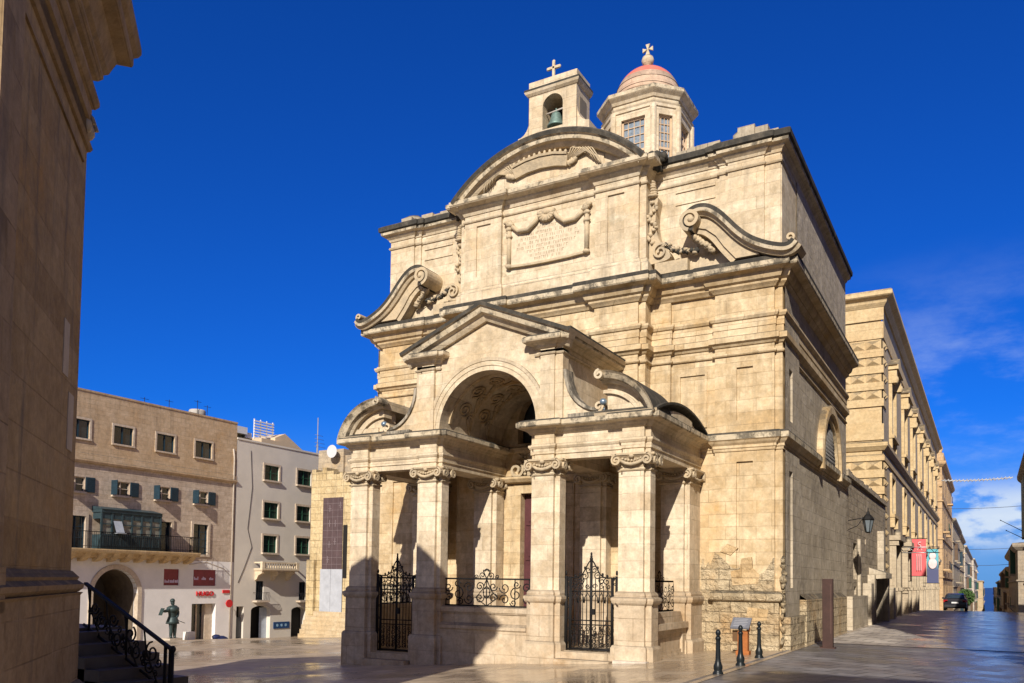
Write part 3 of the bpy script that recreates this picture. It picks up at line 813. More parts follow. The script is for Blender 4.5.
for a in range(4):
    dx, dz = ((1,0),(0,1),(-1,0),(0,-1))[a]
    m.add([(dx*.03-dz*.03,LY-.03,24.05+dz*.03-dx*.03*0),(dx*.03+dz*.03,LY-.03,24.05+dz*.03),(dx*.22+dz*.09,LY-.03,24.05+dz*.22+dx*.09),(dx*.22-dz*.09,LY-.03,24.05+dz*.22-dx*.09),
           (dx*.03-dz*.03,LY+.04,24.05+dz*.03),(dx*.03+dz*.03,LY+.04,24.05+dz*.03),(dx*.22+dz*.09,LY+.04,24.05+dz*.22+dx*.09),(dx*.22-dz*.09,LY+.04,24.05+dz*.22-dx*.09)],
          [(0,1,2,3),(4,7,6,5),(0,4,5,1),(1,5,6,2),(2,6,7,3),(3,7,4,0)])
m.blob((0,LY,24.05), .05,.04,.05); m.tube([(0,LY,23.75),(0,LY,24.0)], .035)
cb(m, 'finial_cross', S_UP, LAN)
WOOD = plain('pale_window_frame', (0.58,0.42,0.27), 0.6, 0.15)
PANE = plain('lantern_glass', (0.22,0.27,0.32), 0.15, 0.35, 7, spec=0.6)
for Q, mg, L in wins:
    m = MB(); m.add([Q(mg,WZ0,.17),Q(L-mg,WZ0,.17),Q(L-mg,WZ1,.17),Q(mg,WZ1,.17)], [(0,1,2,3)])
    f = cb(m, 'lantern_window', PANE, LAN)
    m = MB()
    def bar(a0, a1, z0, z1, d0, d1):
        m.add([Q(a0,z0,d0),Q(a1,z0,d0),Q(a1,z1,d0),Q(a0,z1,d0),Q(a0,z0,d1),Q(a1,z0,d1),Q(a1,z1,d1),Q(a0,z1,d1)], [(0,1,2,3),(4,7,6,5),(0,4,5,1),(1,5,6,2),(2,6,7,3),(3,7,4,0)])
    bar(mg, mg+.07, WZ0, WZ1, .10, .17); bar(L-mg-.07, L-mg, WZ0, WZ1, .10, .17); bar(mg, L-mg, WZ1-.07, WZ1, .10, .165)
    for z in (18.0, 19.0): bar(mg, L-mg, z, z+.09, .11, .168)
    for k in (1, 2, 3):
        a = mg+(L-2*mg)*k/4; bar(a-.012, a+.012, WZ0, WZ1, .13, .169)
    z = WZ1
    while z > 17.2: z -= .33; bar(mg, L-mg, z-.012, z+.012, .132, .169)
    cb(m, 'glazing_bars', WOOD, f)
# ================================================================== portico (still church-local)
def cross_poly(cx, yf, yb, hw, fw, st=.10):
    return [(cx-hw,yf+st),(cx-fw,yf+st),(cx-fw,yf),(cx+fw,yf),(cx+fw,yf+st),(cx+hw,yf+st),(cx+hw,yb-st),(cx+fw,yb-st),(cx+fw,yb),(cx-fw,yb),(cx-fw,yb-st),(cx-hw,yb-st)]
def pillar(cx, yf, yb, z0=-1.0, name='portico_pillar', ztop=5.2):
    P = cross_poly(cx, yf, yb, .42, .28)
    m = MB(); m.prism(P, 1.55, 4.92, 'xy')
    root = cb(m, name, S_SHAFT)
    q = MB()
    PP = cross_poly(cx, yf-.06, yb+.06, .49, .34)
    q.prism(PP, z0, 1.46, 'xy')
    q.sweep(PP, [(-.05,z0),(.07,z0),(.07,.36),(.04,.42),(0,.44),(-.05,.44)], closed=True)
    q.sweep(PP, [(-.05,1.42),(.02,1.44),(.05,1.48),(.07,1.54),(.07,1.60),(.02,1.63),(-.05,1.64)], closed=True)
    q.sweep(P, [(-.05,1.62),(.07,1.63),(.07,1.69),(.05,1.73),(.02,1.76),(-.05,1.78)], closed=True)
    cb(q, 'pedestal', S_PED, root)
    c = MB()
    c.sweep(P, [(-.03,4.76),(.03,4.77),(.045,4.80),(.03,4.83),(-.03,4.84)], closed=True)
    c.sweep(P, [(-.03,4.86),(.02,4.87),(.03,4.98),(.07,5.08),(.13,5.14),(.15,5.15),(.15,5.20),(-.03,5.21)], closed=True)
    # ionic rolls and swags on each exposed face
    for sx in (-1, 1):
        X = cx+sx*.40
        c.band(spiral(X, 5.03, .135, .03, 1.5, pi/2, 20, -sx), [(-.022,yf-.15),(.022,yf-.15),(.022,yf+.05),(-.022,yf+.05)])
        c.prism(arc(X, 5.03, .10, 0, 360, 12)[:-1], yf-.11, yf+.1)
        for yy in (yf+.08, yb-.08):
            c.band(spiral(yy, 5.03, .125, .03, 1.5, pi/2, 20, 1 if yy > yf+.2 else -1), [(-.022,cx+sx*.58),(.022,cx+sx*.58),(.022,cx+sx*.42),(-.022,cx+sx*.42)], 'yz')
            c.prism(arc(yy, 5.03, .09, 0, 360, 12)[:-1], *sorted((cx+sx*.40, cx+sx*.54)), 'yz')
        c.tube([(cx+sx*.5,yf+.1,4.98),(cx+sx*.52,(yf+yb)/2,4.90),(cx+sx*.5,yb-.1,4.98)], .04, 6)
    c.tube([(cx-.30,yf-.08,5.02),(cx-.15,yf-.12,4.94),(cx,yf-.13,4.91),(cx+.15,yf-.12,4.94),(cx+.30,yf-.08,5.02)], .045, 7)
    for k in range(7): c.blob((cx-.24+.08*k, yf-.10, 5.06-.05*sin(pi*k/6)), .035, .05, .035, 6, 4)
    c.blob((cx, yf-.12, 5.12), .07, .06, .06)
    cb(c, 'capital', ORN, root)
    return root
for cx in (-4.36, -1.87, 1.87, 4.36): pillar(cx, -4.10, -3.55)
for cx in (-4.36, 4.36): pillar(cx, -.97, .2, name='respond')
for cx in (-1.87, 1.87): pillar(cx, -1.05, -.40, name='respond')
# panel on the wall behind the side openings
for s in (-1, 1):
    m = MB(); a, b = sorted((s*2.5, s*3.8))
    m.pwall('x', a, b, .0, 5.4, 0.04, [(min(s*2.85,s*3.45), max(s*2.85,s*3.45), .9, 4.4, .04)])
    cb(m, 'inner_panel', S)
entp = [(-.05,5.18),(0,5.19),(0,5.33),(.03,5.34),(.03,5.47),(.05,5.49),(.08,5.54),(.08,5.59),(.01,5.61),(.01,5.86),(.05,5.88),(.08,5.93),(.12,5.96),(.14,6.0),(.30,6.03),(.33,6.06),(.33,6.17),(.29,6.21),(.18,6.24),(-.05,6.27)]
entm = [0]*14+[1,1,2,2,0,0]
pr = [(1.45,-.44),(1.45,-4.0),(1.59,-4.0),(1.59,-4.1),(2.15,-4.1),(2.15,-4.0),(4.08,-4.0),(4.08,-4.1),(4.64,-4.1),(4.64,-4.0),(4.78,-4.0),(4.78,.1)]
for path, s in ((pr, 1), (mirror(pr), -1)):
    m = MB(); m.sweep(path, entp, mats=entm)
    for (x0,x1,y0,y1,z0,z1) in ((1.46,4.77,-3.99,-3.56,5.2,6.2),(1.46,2.2,-3.5,-.46,5.2,6.2),(4.1,4.77,-3.5,.0,5.2,6.2),(1.46,4.77,-3.6,.0,5.75,6.22)):
        a, b = sorted((s*x0, s*x1)); m.box(a, b, y0, y1, z0, z1)
    cb(m, 'portico_entablature', [S_UP, LIP, CRUST])
m = MB(); m.sweep([(-1.5,-.45),(1.5,-.45)], [(x*.8, z) for x, z in entp if z > 5.85]+[(-.05,5.87)])
cb(m, 'inner_cornice', S)
# --- arch block with barrel vault
m = MB()
outl = [(-2.33,6.2),(-1.56,6.2)]+arc(0,6.24,1.56,180,0,32)+[(1.56,6.2),(2.33,6.2),(2.33,8.45),(0,9.42),(-2.33,8.45)]
m.prism(outl, -4.0, -.5)
for s in (-1, 1):
    a, b = sorted((s*2.1, s*2.36)); m.box(a, b, -4.05, -3.7, 6.2, 8.13)
    a, b = sorted((s*1.72, s*2.14)); m.box(a, b, -4.1, -3.72, 6.2, 8.12)
AR = cb(m, 'portico_arch', S_UP)
m = MB()
m.band(arc(0,6.24,1.56,180,0,36), [(0,-4.03),(0,-3.9),(.13,-3.9),(.13,-4.03)])
m.band(arc(0,6.24,1.69,180,0,36), [(0,-4.05),(0,-3.9),(.13,-3.9),(.13,-4.05)])
m.band(arc(0,6.24,1.82,180,0,36), [(0,-4.07),(0,-3.9),(.06,-3.9),(.09,-4.0),(.09,-4.09)])
cb(m, 'archivolt', S_UP, AR)
m = MB()                                                            # coffers and shell relief under the vault
for k in range(3):
    y = -3.6+1.05*k
    m.band(arc(0,6.24,1.52,170,10,26), [(0,y),(.06,y),(.06,y+.10),(0,y+.10)])
def VP(t, y): return (1.53*cos(t), y, 6.24+1.53*sin(t))
for a0 in (25, 50, 75, 100, 125, 150):
    for k in range(2):
        t0 = radians(a0); y0 = -3.05+1.05*k
        m.tube([VP(t0+.16*cos(q)*(1-q/14), y0+.32*sin(q)*(1-q/14)) for q in [i*.5 for i in range(24)]], .035, 5)
        for j in range(5): m.tube([VP(t0+.05+.03*j, y0+.30), VP(t0+.02+.09*j, y0+.5), VP(t0-.02+.13*j, y0+.62)], .035, 5, r2=.015)
for a0 in ():
    for k in range(3):
        a = radians(a0+8); y = -3.1+1.05*k; q = arc(0,6.24,1.49,a0,a0+18,4)
        m.tube([(x, y+.25*sin(pi*i/4), z) for i, (x, z) in enumerate(q)], .05, 6); m.tube([(x, y-.25*sin(pi*i/4), z) for i, (x, z) in enumerate(q)], .05, 6)
        m.blob((1.5*cos(a), y, 6.24+1.5*sin(a)), .10, .10, .10)
cb(m, 'vault_relief', S, AR)
# --- gable: raking cornice, side cornices
m = MB()
rk = [(0,-4.42),(0,.05),(-.12,.05),(-.12,-4.0),(-.44,-4.0),(-.44,-4.10),(-.36,-4.16),(-.30,-4.20),(-.26,-4.32),(-.12,-4.36),(-.10,-4.42)]
m.band([(2.74,8.52),(0,9.64),(-2.74,8.52)][::-1], rk, mats=[2,0,0,0,0,0,0,0,1,1,2])
for s in (1, -1):
    pth = [(1.56,-3.95),(1.56,-4.02),(1.72,-4.02),(1.72,-4.1),(2.14,-4.1),(2.14,-4.05),(2.36,-4.05),(2.36,-.1)]
    pf = [(-.04,7.98),(.03,7.99),(.05,8.02),(.03,8.05),(0,8.06),(0,8.16),(.05,8.18),(.09,8.24),(.20,8.29),(.28,8.32),(.30,8.35),(.30,8.44),(.26,8.48),(-.04,8.52)]
    if s > 0: m.sweep(pth, pf, mats=[0]*10+[1,2,2,0])
    else: m.sweep(mirror(pth), pf, mats=[0]*10+[1,2,2,0])
    a, b = sorted((s*2.3, s*2.70)); m.box(a, b, -4.3, .0, 8.49, 8.60, 2)
cb(m, 'gable_cornice', [S_UP, LIP, CRUST], AR)
# --- concave scroll wings
for s in (1, -1):
    cur = [(3.42-1.04*sin(radians(a)), 7.55-1.18*cos(radians(a))) for a in range(0, 91, 9)]
    m = MB(); m.prism([(s*x, z) for x, z in cur+[(2.3,7.55),(2.3,6.2),(3.42,6.2)]], -3.98, -3.68)
    k = 1 if s > 0 else -1
    m.band([(s*x, z) for x, z in cur], [(0,-4.05),(0,-3.62),(-.08*k,-3.62),(-.08*k,-4.05)], mats=[1,1,1,1])
    m.band([(s*x, z) for x, z in spiral(3.40,6.48,.13,.03,1.3,-pi/2,18,1)], [(-.03,-4.08),(.03,-4.08),(.03,-3.6),(-.03,-3.6)])
    a, b = sorted((s*2.55, s*3.6)); m.box(a, b, -4.12, -3.5, 6.22, 6.34, 1)
    cb(m, 'scroll_wing', [S_UP, weathered('lichen_coping', (0.36,0.32,0.25), (0.46,0.40,0.31), 0.8, thr=(.4,.55))])
# --- half segmental hoods over the outer bays
for s in (1, -1):
    k = 1 if s > 0 else -1
    cur = arc(3.56, 5.80, 1.50, 92, 14, 18)                         # from top inwards to the outer springing
    cur = [(s*x, z) for x, z in cur]
    m = MB()
    # travelling outwards on the right side the left normal points up/out
    m.band(cur, [(0,-4.44),(0,-2.55),(-.26*k,-2.55),(-.26*k,-4.12),(-.20*k,-4.18),(-.17*k,-4.30),(-.05*k,-4.38)], mats=[2,0,0,0,1,1,1])
    m.band([(s*x, z) for x, z in arc(3.56,5.80,1.08,92,24,16)], [(0,-4.06),(0,-3.7),(-.09*k,-3.7),(-.09*k,-4.06)])
    tri = arc(3.56,5.80,1.25,88,19,14)
    m.prism([(s*x, z) for x, z in tri]+[(s*4.74,6.2),(s*3.62,6.2)], -3.98, -3.4)
    a, b = sorted((s*3.75, s*4.7)); m.box(a, b, -4.04, -3.6, 6.2, 6.5)
    m.band([(s*x, z) for x, z in spiral(3.56,7.20,.12,.03,1.3,pi/2,18,1)], [(-.03,-4.46),(.03,-4.46),(.03,-4.0),(-.03,-4.0)], mats=[1]*4)
    # side pediment facing outwards
    y0, y1, rise = -4.35, .0, .45
    h = (y1-y0)/2; R2 = (h*h+rise*rise)/(2*rise); cy = (y0+y1)/2; c2 = 6.22+rise-R2; aa = math.degrees(math.asin(h/R2))
    X = s*5.06
    sd = arc(cy, c2, R2, 90+aa, 90-aa, 22)
    m.band(sd, [(.02,X),(.02,s*3.4),(-.14,s*3.4),(-.14,s*4.86),(-.10,s*4.92),(-.04,X)], 'yz', mats=[2,0,0,2,2,2])
    q = arc(cy, c2, R2-.2, 90-aa*.86, 90+aa*.86, 16)
    m.prism(q+[(q[-1][0],6.2),(q[0][0],6.2)], *sorted((s*4.2, s*4.92)), 'yz')
    q = arc(cy, c2, R2-.20, 90-aa*.4, 90+aa*.4, 10)
    m.prism(q+[(q[-1][0],6.24),(q[0][0],6.24)], *sorted((s*4.5, s*4.98)), 'yz')
    a, b = sorted((s*3.5, s*4.75)); m.box(a, b, -3.6, -.3, 6.2, 6.45)
    cb(m, 'segmental_hood', [S_UP, LIP, CRUST])
# floodlights standing on the cornice
FLB = plain('floodlight_grey', (0.22,0.30,0.38), 0.3, 0.2, metal=0.5)
for s in (1, -1):
    m = MB(); m.tube([(s*3.52,-4.0,6.3),(s*3.52,-4.0,6.5)], .03); m.blob((s*3.52,-4.05,6.58), .10,.10,.09); m.box(s*3.52-.12,s*3.52+.12,-4.1,-3.9,6.24,6.30)
    tag(m.build('floodlight', FLB, None), 'small round floodlight on the portico cornice, '+('beside the right-hand hood' if s > 0 else 'beside the left-hand hood'), 'floodlight', 'floodlights on the portico')
# --- floor, parapets, steps
m = MB()
m.box(-1.0, 4.7, -3.95, .05, -1.0, .21); m.box(-4.7, -1.0, -3.95, .05, -1.0, -.13)
cb(m, 'porch_floor', S_PED)
for (a, b, c, d, e) in ((2.36,3.88,-4.12,-3.9,.20),(2.36,3.88,-4.42,-4.123,.03),(-3.88,-2.36,-4.12,-3.9,-.15),(-3.88,-2.36,-4.42,-4.123,-.32)):
    cb(MB().box(a, b, c, d, -.9, e), 'step', S_PED)
m = MB()
m.box(-1.38, 1.38, -3.98, -3.62, -1, 1.12)
m.sweep([(-1.38,-3.6),(-1.38,-3.98),(1.38,-3.98),(1.38,-3.6)][1:3], [(-.03,1.05),(.03,1.07),(.06,1.12),(.06,1.24),(.0,1.27),(-.36,1.27),(-.36,1.05)])
m.sweep([(-1.38,-3.98),(1.38,-3.98)], [(-.03,-1),(.09,-1),(.09,.62),(.13,.66),(.13,.74),(.05,.80),(0,.82),(-.03,.82)])
cb(m, 'parapet', S_PED)
for s in (1, -1):
    m = MB(); a, b = sorted((s*4.12, s*4.66)); m.box(a, b, -3.5, -1.0, -1, .9)
    m.prism([(-3.5,.9),(-1.0,.9),(-1.25,1.22),(-3.3,1.22)], a, b, 'yz')
    X = s*4.66
    a, b = sorted((X, X+s*.14)); m.box(a, b, -3.5, -1.0, .78, .94); a, b = sorted((X, X+s*.07)); m.box(a, b, -3.5, -1.0, .66, .78)
    for (y0,y1,z0,z1) in ((-3.5,-3.2,-.9,.66),(-1.3,-1.0,-.9,.66),(-3.2,-1.3,-.9,.12)):
        m.box(a, b, y0, y1, z0, z1)
    cb(m, 'side_parapet', S_PED)
m = MB(); m.box(3.98, 4.84, -4.42, -4.2, -.5, .08)
tag(m.build('stone_block', stone('pale_loose_block', (0.60,0.52,0.42), (0.68,0.60,0.50), bw=3, bh=3, joint=0, streak=.05, crust=.2), CH, local=True), 'x', 'x')
_b = bpy.data.objects['stone_block']; _b.parent = None; del _b['label']; del _b['category']
_b.location = CH.location; tag(_b, 'low pale stone block lying against the foot of the rightmost portico pillar', 'stone block')

# --- wrought iron
def tb(m, P, r=.012, n=5): m.tube(P, r*1.25, n)
def scroll(m, x, z, r, y, sgn, st, rr=.011, turns=1.3):
    tb(m, [(a, y, b) for a, b in spiral(x, z, r, r*.2, turns, st, 16, sgn)], rr)
def railing(m, x0, x1, z0, z1, y, crest):
    L = x1-x0; cx = (x0+x1)/2
    tb(m, [(x0,y,z1),(x1,y,z1)], .02); tb(m, [(x0,y,z0),(x1,y,z0)], .018)
    for x in (x0+.02, x1-.02, cx, x0+L*.17, x1-L*.17): tb(m, [(x,y,z0),(x,y,z1)], .013)
    H = z1-z0
    for s in (-1, 1):
        for (dx, dz, r, sg, st) in ((.16,.30,.15,s,0),(.16,.72,.14,-s,0),(.42,.25,.17,-s,pi),(.42,.68,.18,s,pi),(.68,.45,.20,s,pi/2),(.70,.80,.12,-s,0),(.62,.14,.11,s,pi),(.92,.28,.14,-s,0),(.92,.68,.15,s,0)):
            scroll(m, cx+s*dx*L/2, z0+dz*H, r*H*1.25, y, sg, st, .013)
        tb(m, [(cx, y, z0), (cx+s*.13*L, y, z0+H*.3), (cx+s*.05*L, y, z0+H*.6), (cx, y, z1)], .012)
    m.tube([(cx+.11*cos(t), y, z0+H*.5+.16*sin(t)) for t in [2*pi*i/14 for i in range(14)]], .014, 5, closed=True)
    for k in range(6):
        t = 2*pi*k/6; m.blob((cx+.1*cos(t), y, z0+H*.5+.13*sin(t)), .03,.02,.03, 6, 4)
    if crest:
        for s in (-1, 1):
            scroll(m, cx+s*.14, z1+.10, .10, y, s, -pi/2); scroll(m, cx+s*.34, z1+.06, .07, y, -s, -pi/2)
            tb(m, [(cx, y, z1), (cx+s*.10, y, z1+.20), (cx, y, z1+.28)], .012)
        for k in range(5): m.blob((cx-.10+.05*k, y, z1+.26-.02*abs(k-2)), .025,.02,.04, 6, 4)
m = MB(); railing(m, -1.36, 1.36, 1.29, 2.03, -3.85, True)
cb(m, 'iron_railing', IRON)
m = MB()                                                           # grille over the right-hand side parapet (runs into the church)
for s in (1, -1):
    m = MB(); X = s*4.4
    t = MB(); railing(t, -3.4, -1.1, 1.24, 2.03, 0, True)
    t.v = [(X, a, c) for a, b, c in t.v]
    cb(t, 'iron_grille', IRON)
def gate(x0, x1, z0, zs, y):
    cx = (x0+x1)/2; fr = MB()
    for x in (x0+.03, x1-.03):
        tb(fr, [(x,y,z0),(x,y,zs+.06)], .036); fr.blob((x,y,zs+.14), .035,.035,.07, 6, 5); scroll(fr, x+(.09 if x < cx else -.09), zs-.02, .06, y, 1, 0)
    for x in (x0+.13, x1-.13): tb(fr, [(x,y,z0),(x,y,zs)], .016)
    for k in range(6):
        z = z0+.25+(zs-z0-.4)*k/5
        for x in (x0+.08, x1-.08): m_ = fr; scroll(m_, x, z, .045, y, 1, k, .008)
    tb(fr, [(x0,y,zs),(x0+.16,y,zs)], .014); tb(fr, [(x1-.16,y,zs),(x1,y,zs)], .014)
    tb(fr, [(x0,y,z0+.03),(x1,y,z0+.03)], .016)
    g = cb(fr, 'iron_gate', IRON)
    for s in (-1, 1):
        lf = MB(); a = cx+s*.01; b = (x0+.17) if s < 0 else (x1-.17); W = abs(b-a)
        def X(t): return a+(b-a)*t
        hh = zs-z0
        tb(lf, [(X(0),y,z0+.05),(X(0),y,zs+.45)], .022); tb(lf, [(X(1),y,z0+.05),(X(1),y,zs+.02)], .02)
        for z in (z0+.06, z0+hh*.42, z0+hh*.36, z0+hh*.82): tb(lf, [(X(0),y,z),(X(1),y,z)], .014)
        for k in range(1, 5): tb(lf, [(X(k/5),y,z0+hh*.06),(X(k/5),y,z0+hh*(.90 if k > 2 else 1.0))], .010)
        for r in range(5):
            for c in range(3):
                scroll(lf, X((c+.5)/3), z0+hh*(.08+.058*r), W*.13, y, s if (r+c) % 2 else -s, r*1.3, .009)
        for k in range(3):
            q = [(X((k+.5)/3-.15), y, z0+hh*.66), (X((k+.5)/3-.13), y, z0+hh*.74), (X((k+.5)/3), y, z0+hh*.80), (X((k+.5)/3+.13), y, z0+hh*.74), (X((k+.5)/3+.15), y, z0+hh*.66)]
            tb(lf, q, .011); scroll(lf, X((k+.5)/3), z0+hh*.89, W*.13, y, s, k, .010)
        # falling crest line
        cr = [(X(0), zs+.48), (X(.12), zs+.40), (X(.26), zs+.26), (X(.42), zs+.10), (X(.62), zs+.03), (X(.8), zs+.01), (X(1), zs+.02)]
        tb(lf, [(p_[0], y, p_[1]) for p_ in cr], .015)
        for t_, dz in ((.13,.22),(.30,.06),(.5,-.06),(.75,-.08)): scroll(lf, X(t_), zs+dz, .10, y, s, 1, .011)
        for t_, zz in ((.3,.27),(.55,.10),(.78,.06)): lf.blob((X(t_), y, zs+zz), .035,.02,.045, 6, 4)
        if s > 0:
            tb(lf, [(cx,y,zs+.4),(cx,y,zs+.62)], .014)
            for z, r in ((.50,.05),(.56,.035),(.63,.03)): lf.blob((cx, y, zs+z), r, .025, .05, 7, 5)
        lf.box(min(X(0),X(.18)), max(X(0),X(.18)), y-.04, y+.04, z0+hh*.50, z0+hh*.58) if s > 0 else None
        cb(lf, 'gate_leaf', IRON, g)
gate(2.38, 3.86, .22, 2.08, -3.80)
gate(-3.86, -2.38, -.13, 2.08, -3.80)
FL = None
for o in [x for x in COL.objects if x.name.startswith('floodlight')]: o.location = CH.location
# ================================================================== corner church on the left, in shade
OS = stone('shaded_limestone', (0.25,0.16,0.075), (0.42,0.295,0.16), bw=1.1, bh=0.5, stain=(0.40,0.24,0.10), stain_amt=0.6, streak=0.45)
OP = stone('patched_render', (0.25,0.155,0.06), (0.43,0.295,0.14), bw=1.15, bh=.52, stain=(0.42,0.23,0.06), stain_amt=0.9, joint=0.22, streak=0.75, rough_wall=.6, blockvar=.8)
OC = (-11.6, 7.345)
ex, ey = .736, -.677
nx_, ny_ = .677, .736
def OQ(a, b, z=None):
    p = (OC[0]+ex*a+nx_*b, OC[1]+ey*a+ny_*b)
    return p if z is None else (p[0], p[1], z)
OV = thing('church', 'shaded tan stone church corner with deep cornice at the left edge of the square', 'church', (OC[0], OC[1], -0.2))
LEN = 4.75
opath = [OQ(LEN,-9), OQ(LEN,0), OQ(0,0), OQ(0,-7.2)]
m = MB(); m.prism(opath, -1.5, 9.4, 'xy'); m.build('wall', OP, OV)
m = MB()
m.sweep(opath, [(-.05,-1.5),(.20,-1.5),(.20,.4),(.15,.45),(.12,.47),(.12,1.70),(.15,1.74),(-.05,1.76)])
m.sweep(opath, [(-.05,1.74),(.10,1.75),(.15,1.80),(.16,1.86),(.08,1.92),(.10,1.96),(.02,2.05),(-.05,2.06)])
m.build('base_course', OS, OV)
m = MB()
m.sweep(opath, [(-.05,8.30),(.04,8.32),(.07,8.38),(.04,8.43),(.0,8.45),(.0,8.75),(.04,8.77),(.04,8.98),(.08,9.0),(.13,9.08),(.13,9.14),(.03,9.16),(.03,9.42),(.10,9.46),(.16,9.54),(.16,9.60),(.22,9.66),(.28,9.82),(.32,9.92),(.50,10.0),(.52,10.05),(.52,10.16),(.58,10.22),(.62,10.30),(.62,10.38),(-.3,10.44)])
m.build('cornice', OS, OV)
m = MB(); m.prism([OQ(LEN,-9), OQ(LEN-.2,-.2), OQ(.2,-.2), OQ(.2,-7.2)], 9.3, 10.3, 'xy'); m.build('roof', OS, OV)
def pil(a0, a1, b0, b1, name):
    q = [OQ(a0,b0), OQ(a1,b0), OQ(a1,b1), OQ(a0,b1)]
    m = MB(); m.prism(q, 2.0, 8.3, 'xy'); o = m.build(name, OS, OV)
    qq = q[::-1]
    m = MB(); m.sweep(qq, [(-.03,1.6),(.16,1.74),(.18,1.82),(.12,1.9),(.12,1.96),(.04,2.04),(-.03,2.06)], closed=True)
    m.sweep(qq, [(-.03,-1.5),(.2,-1.5),(.2,.4),(.12,.5),(.12,1.7),(-.03,1.72)], closed=True)
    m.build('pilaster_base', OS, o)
    m = MB(); ca, cbb = (a0+a1)/2, (b0+b1)/2
    m.sweep(qq, [(-.03,8.30),(.06,8.32),(.06,8.4),(-.03,8.42)], closed=True)
    m.sweep(qq, [(-.03,8.45),(.04,8.5),(.12,8.8),(.20,9.0),(.20,9.1),(-.03,9.12)], closed=True)
    for (a, b) in ((a0,b1),(a1,b1),(a0,b0)):
        x, y = OQ(a, b); m.blob((x,y,8.72), .17,.17,.15, 10, 7); m.blob((x,y,8.48), .11,.11,.10, 8, 6)
        P = [(x+(nx_*.19)*cos(t)*(1-k/30)-0*ny_, y+(ny_*.19)*cos(t)*(1-k/30), 8.74+.19*sin(t)*(1-k/30)) for k, t in enumerate([i*.5 for i in range(26)])]
        m.tube(P, .03, 5)
    m.build('pilaster_capital', ORN, o)
pil(-.22, .0, -.95, -.10, 'pilaster')
pil(3.98, 4.72, -.3, .10, 'pilaster')
m = MB()                                                            # long framed field on the wall, repair patches
for (a0,a1,z0,z1) in ((.3,3.7,8.0,8.06),):
    m.prism([OQ(a0,0.0),OQ(a1,0.0),OQ(a1,.03),OQ(a0,.03)], z0, z1, 'xy')
m.build('wall_frame', OS, OV)
m = MB()
for (a,w_,z,h) in ((.75,.34,4.72,.75),(.30,.36,3.75,.8)): m.prism([OQ(a,0),OQ(a+w_,0),OQ(a+w_,.012),OQ(a,.012)], z, z+h, 'xy')
m.build('repair_patch', plain('pale_repair_block', (0.50,0.41,0.29), 0.9), OV)
# stairs down to the square with an iron handrail
m = MB(); K_ = 7
for k in range(K_):
    x1 = -13.3+.37*k; m.box(x1-.35 if k else -16.5, x1+.37, 8.0, 9.35, -1.2, 1.08-.175*k-.03)
m.box(-16.5, -13.2, 7.9, 9.35, -1.2, 1.1)
m.build('stair', plain('shade_dark_wet_steps', (0.10,0.075,0.05), .5, .3, 2), OV)  # step colour darkened for the shade the flight lies in
m = MB(); y_ = 8.72
top = lambda x: 1.70-.443*(x+13.05); bot = lambda x: 1.02-.443*(x+13.05)
xa, xb = -13.35, -11.06
m.band([(xa, top(xa)), (xb, top(xb))], [(0,y_-.035),(.04,y_-.03),(.04,y_+.03),(0,y_+.035)])
m.tube([(xa,y_,bot(xa)),(xb,y_,bot(xb))], .025)
for x in (xb, xb-.17, xb-.05, -12.2, -13.2): m.tube([(x,y_,-.35 if x > -12 else bot(x)),(x,y_,top(x))], .028 if x > -12 else .02)
m.blob((xb,y_,top(xb)+.03), .05,.05,.06)
def sp(x, z, r, sg, st, tr=1.4, rr=.016): m.tube([(a,y_,b) for a,b in spiral(x,z,r,r*.2,tr,st,22,sg)], rr, 5)
for x, dz, r, sg, st in ((-11.55,.42,.17,1,pi/2),(-11.62,.16,.11,-1,0),(-11.95,.24,.13,1,pi),(-12.1,.44,.14,-1,pi/3),(-12.45,.2,.14,1,pi),(-12.55,.46,.12,-1,0),(-12.85,.28,.16,1,pi/2),(-13.05,.42,.11,-1,0)):
    sp(x, bot(x)+dz, r, sg, st)
    sp(x-.12, bot(x)+dz*.55+.12, r*.6, -sg, st+1, 1.2, .013); sp(x+.16, bot(x+.16)+dz*.8, r*.5, sg, st+2, 1.2, .013)
for x0 in (-11.4,-11.9,-12.4,-12.9):
    m.tube([(x0,y_,bot(x0)),(x0-.12,y_,bot(x0)+.2),(x0-.30,y_,bot(x0-.3)+.38),(x0-.36,y_,top(x0-.36))], .015, 5)
for x in (-11.75,-12.3,-12.75): m.blob((x,y_,bot(x)+.3), .05,.02,.06)
m.build('stair_railing', IRON, OV)

# ================================================================== apartment block with the shop
PKS = stone('pink_coursed_stone', (0.43,0.33,0.24), (0.60,0.49,0.38), bw=.55, bh=.25, stain=(0.44,0.33,0.24), stain_amt=0.4, joint=0.6, streak=0.12, blockvar=0.8)
UPS = stone('tan_upper_stone', (0.48,0.34,0.20), (0.62,0.47,0.31), bw=.6, bh=.26, stain=(0.46,0.28,0.12), stain_amt=0.6, joint=0.5, streak=0.3)
WHP = plain('white_painted_front', (0.78,0.75,0.72), 0.8, 0.06, 1.5, bump=.15)
OCH = stone('ochre_balcony_stone', (0.50,0.34,0.16), (0.62,0.47,0.28), stain=(0.45,0.25,0.08), stain_amt=.8, joint=.2)
TEAL = plain('teal_paint', (0.013,0.036,0.055), 0.5, 0.25, 6)
TEALD = plain('dark_teal_glass', (0.014,0.024,0.032), 0.12, 0.3, 5, spec=.6)
LINT = stone('pale_dressed_stone', (0.52,0.42,0.31), (0.62,0.52,0.41), joint=.1, streak=.1)
RED = plain('red_shop_sign', (0.55,0.02,0.025), 0.5, 0.1)
REDP = plain('red_poster', (0.22,0.025,0.04), 0.4, 0.25, 2)
XH = -43.0
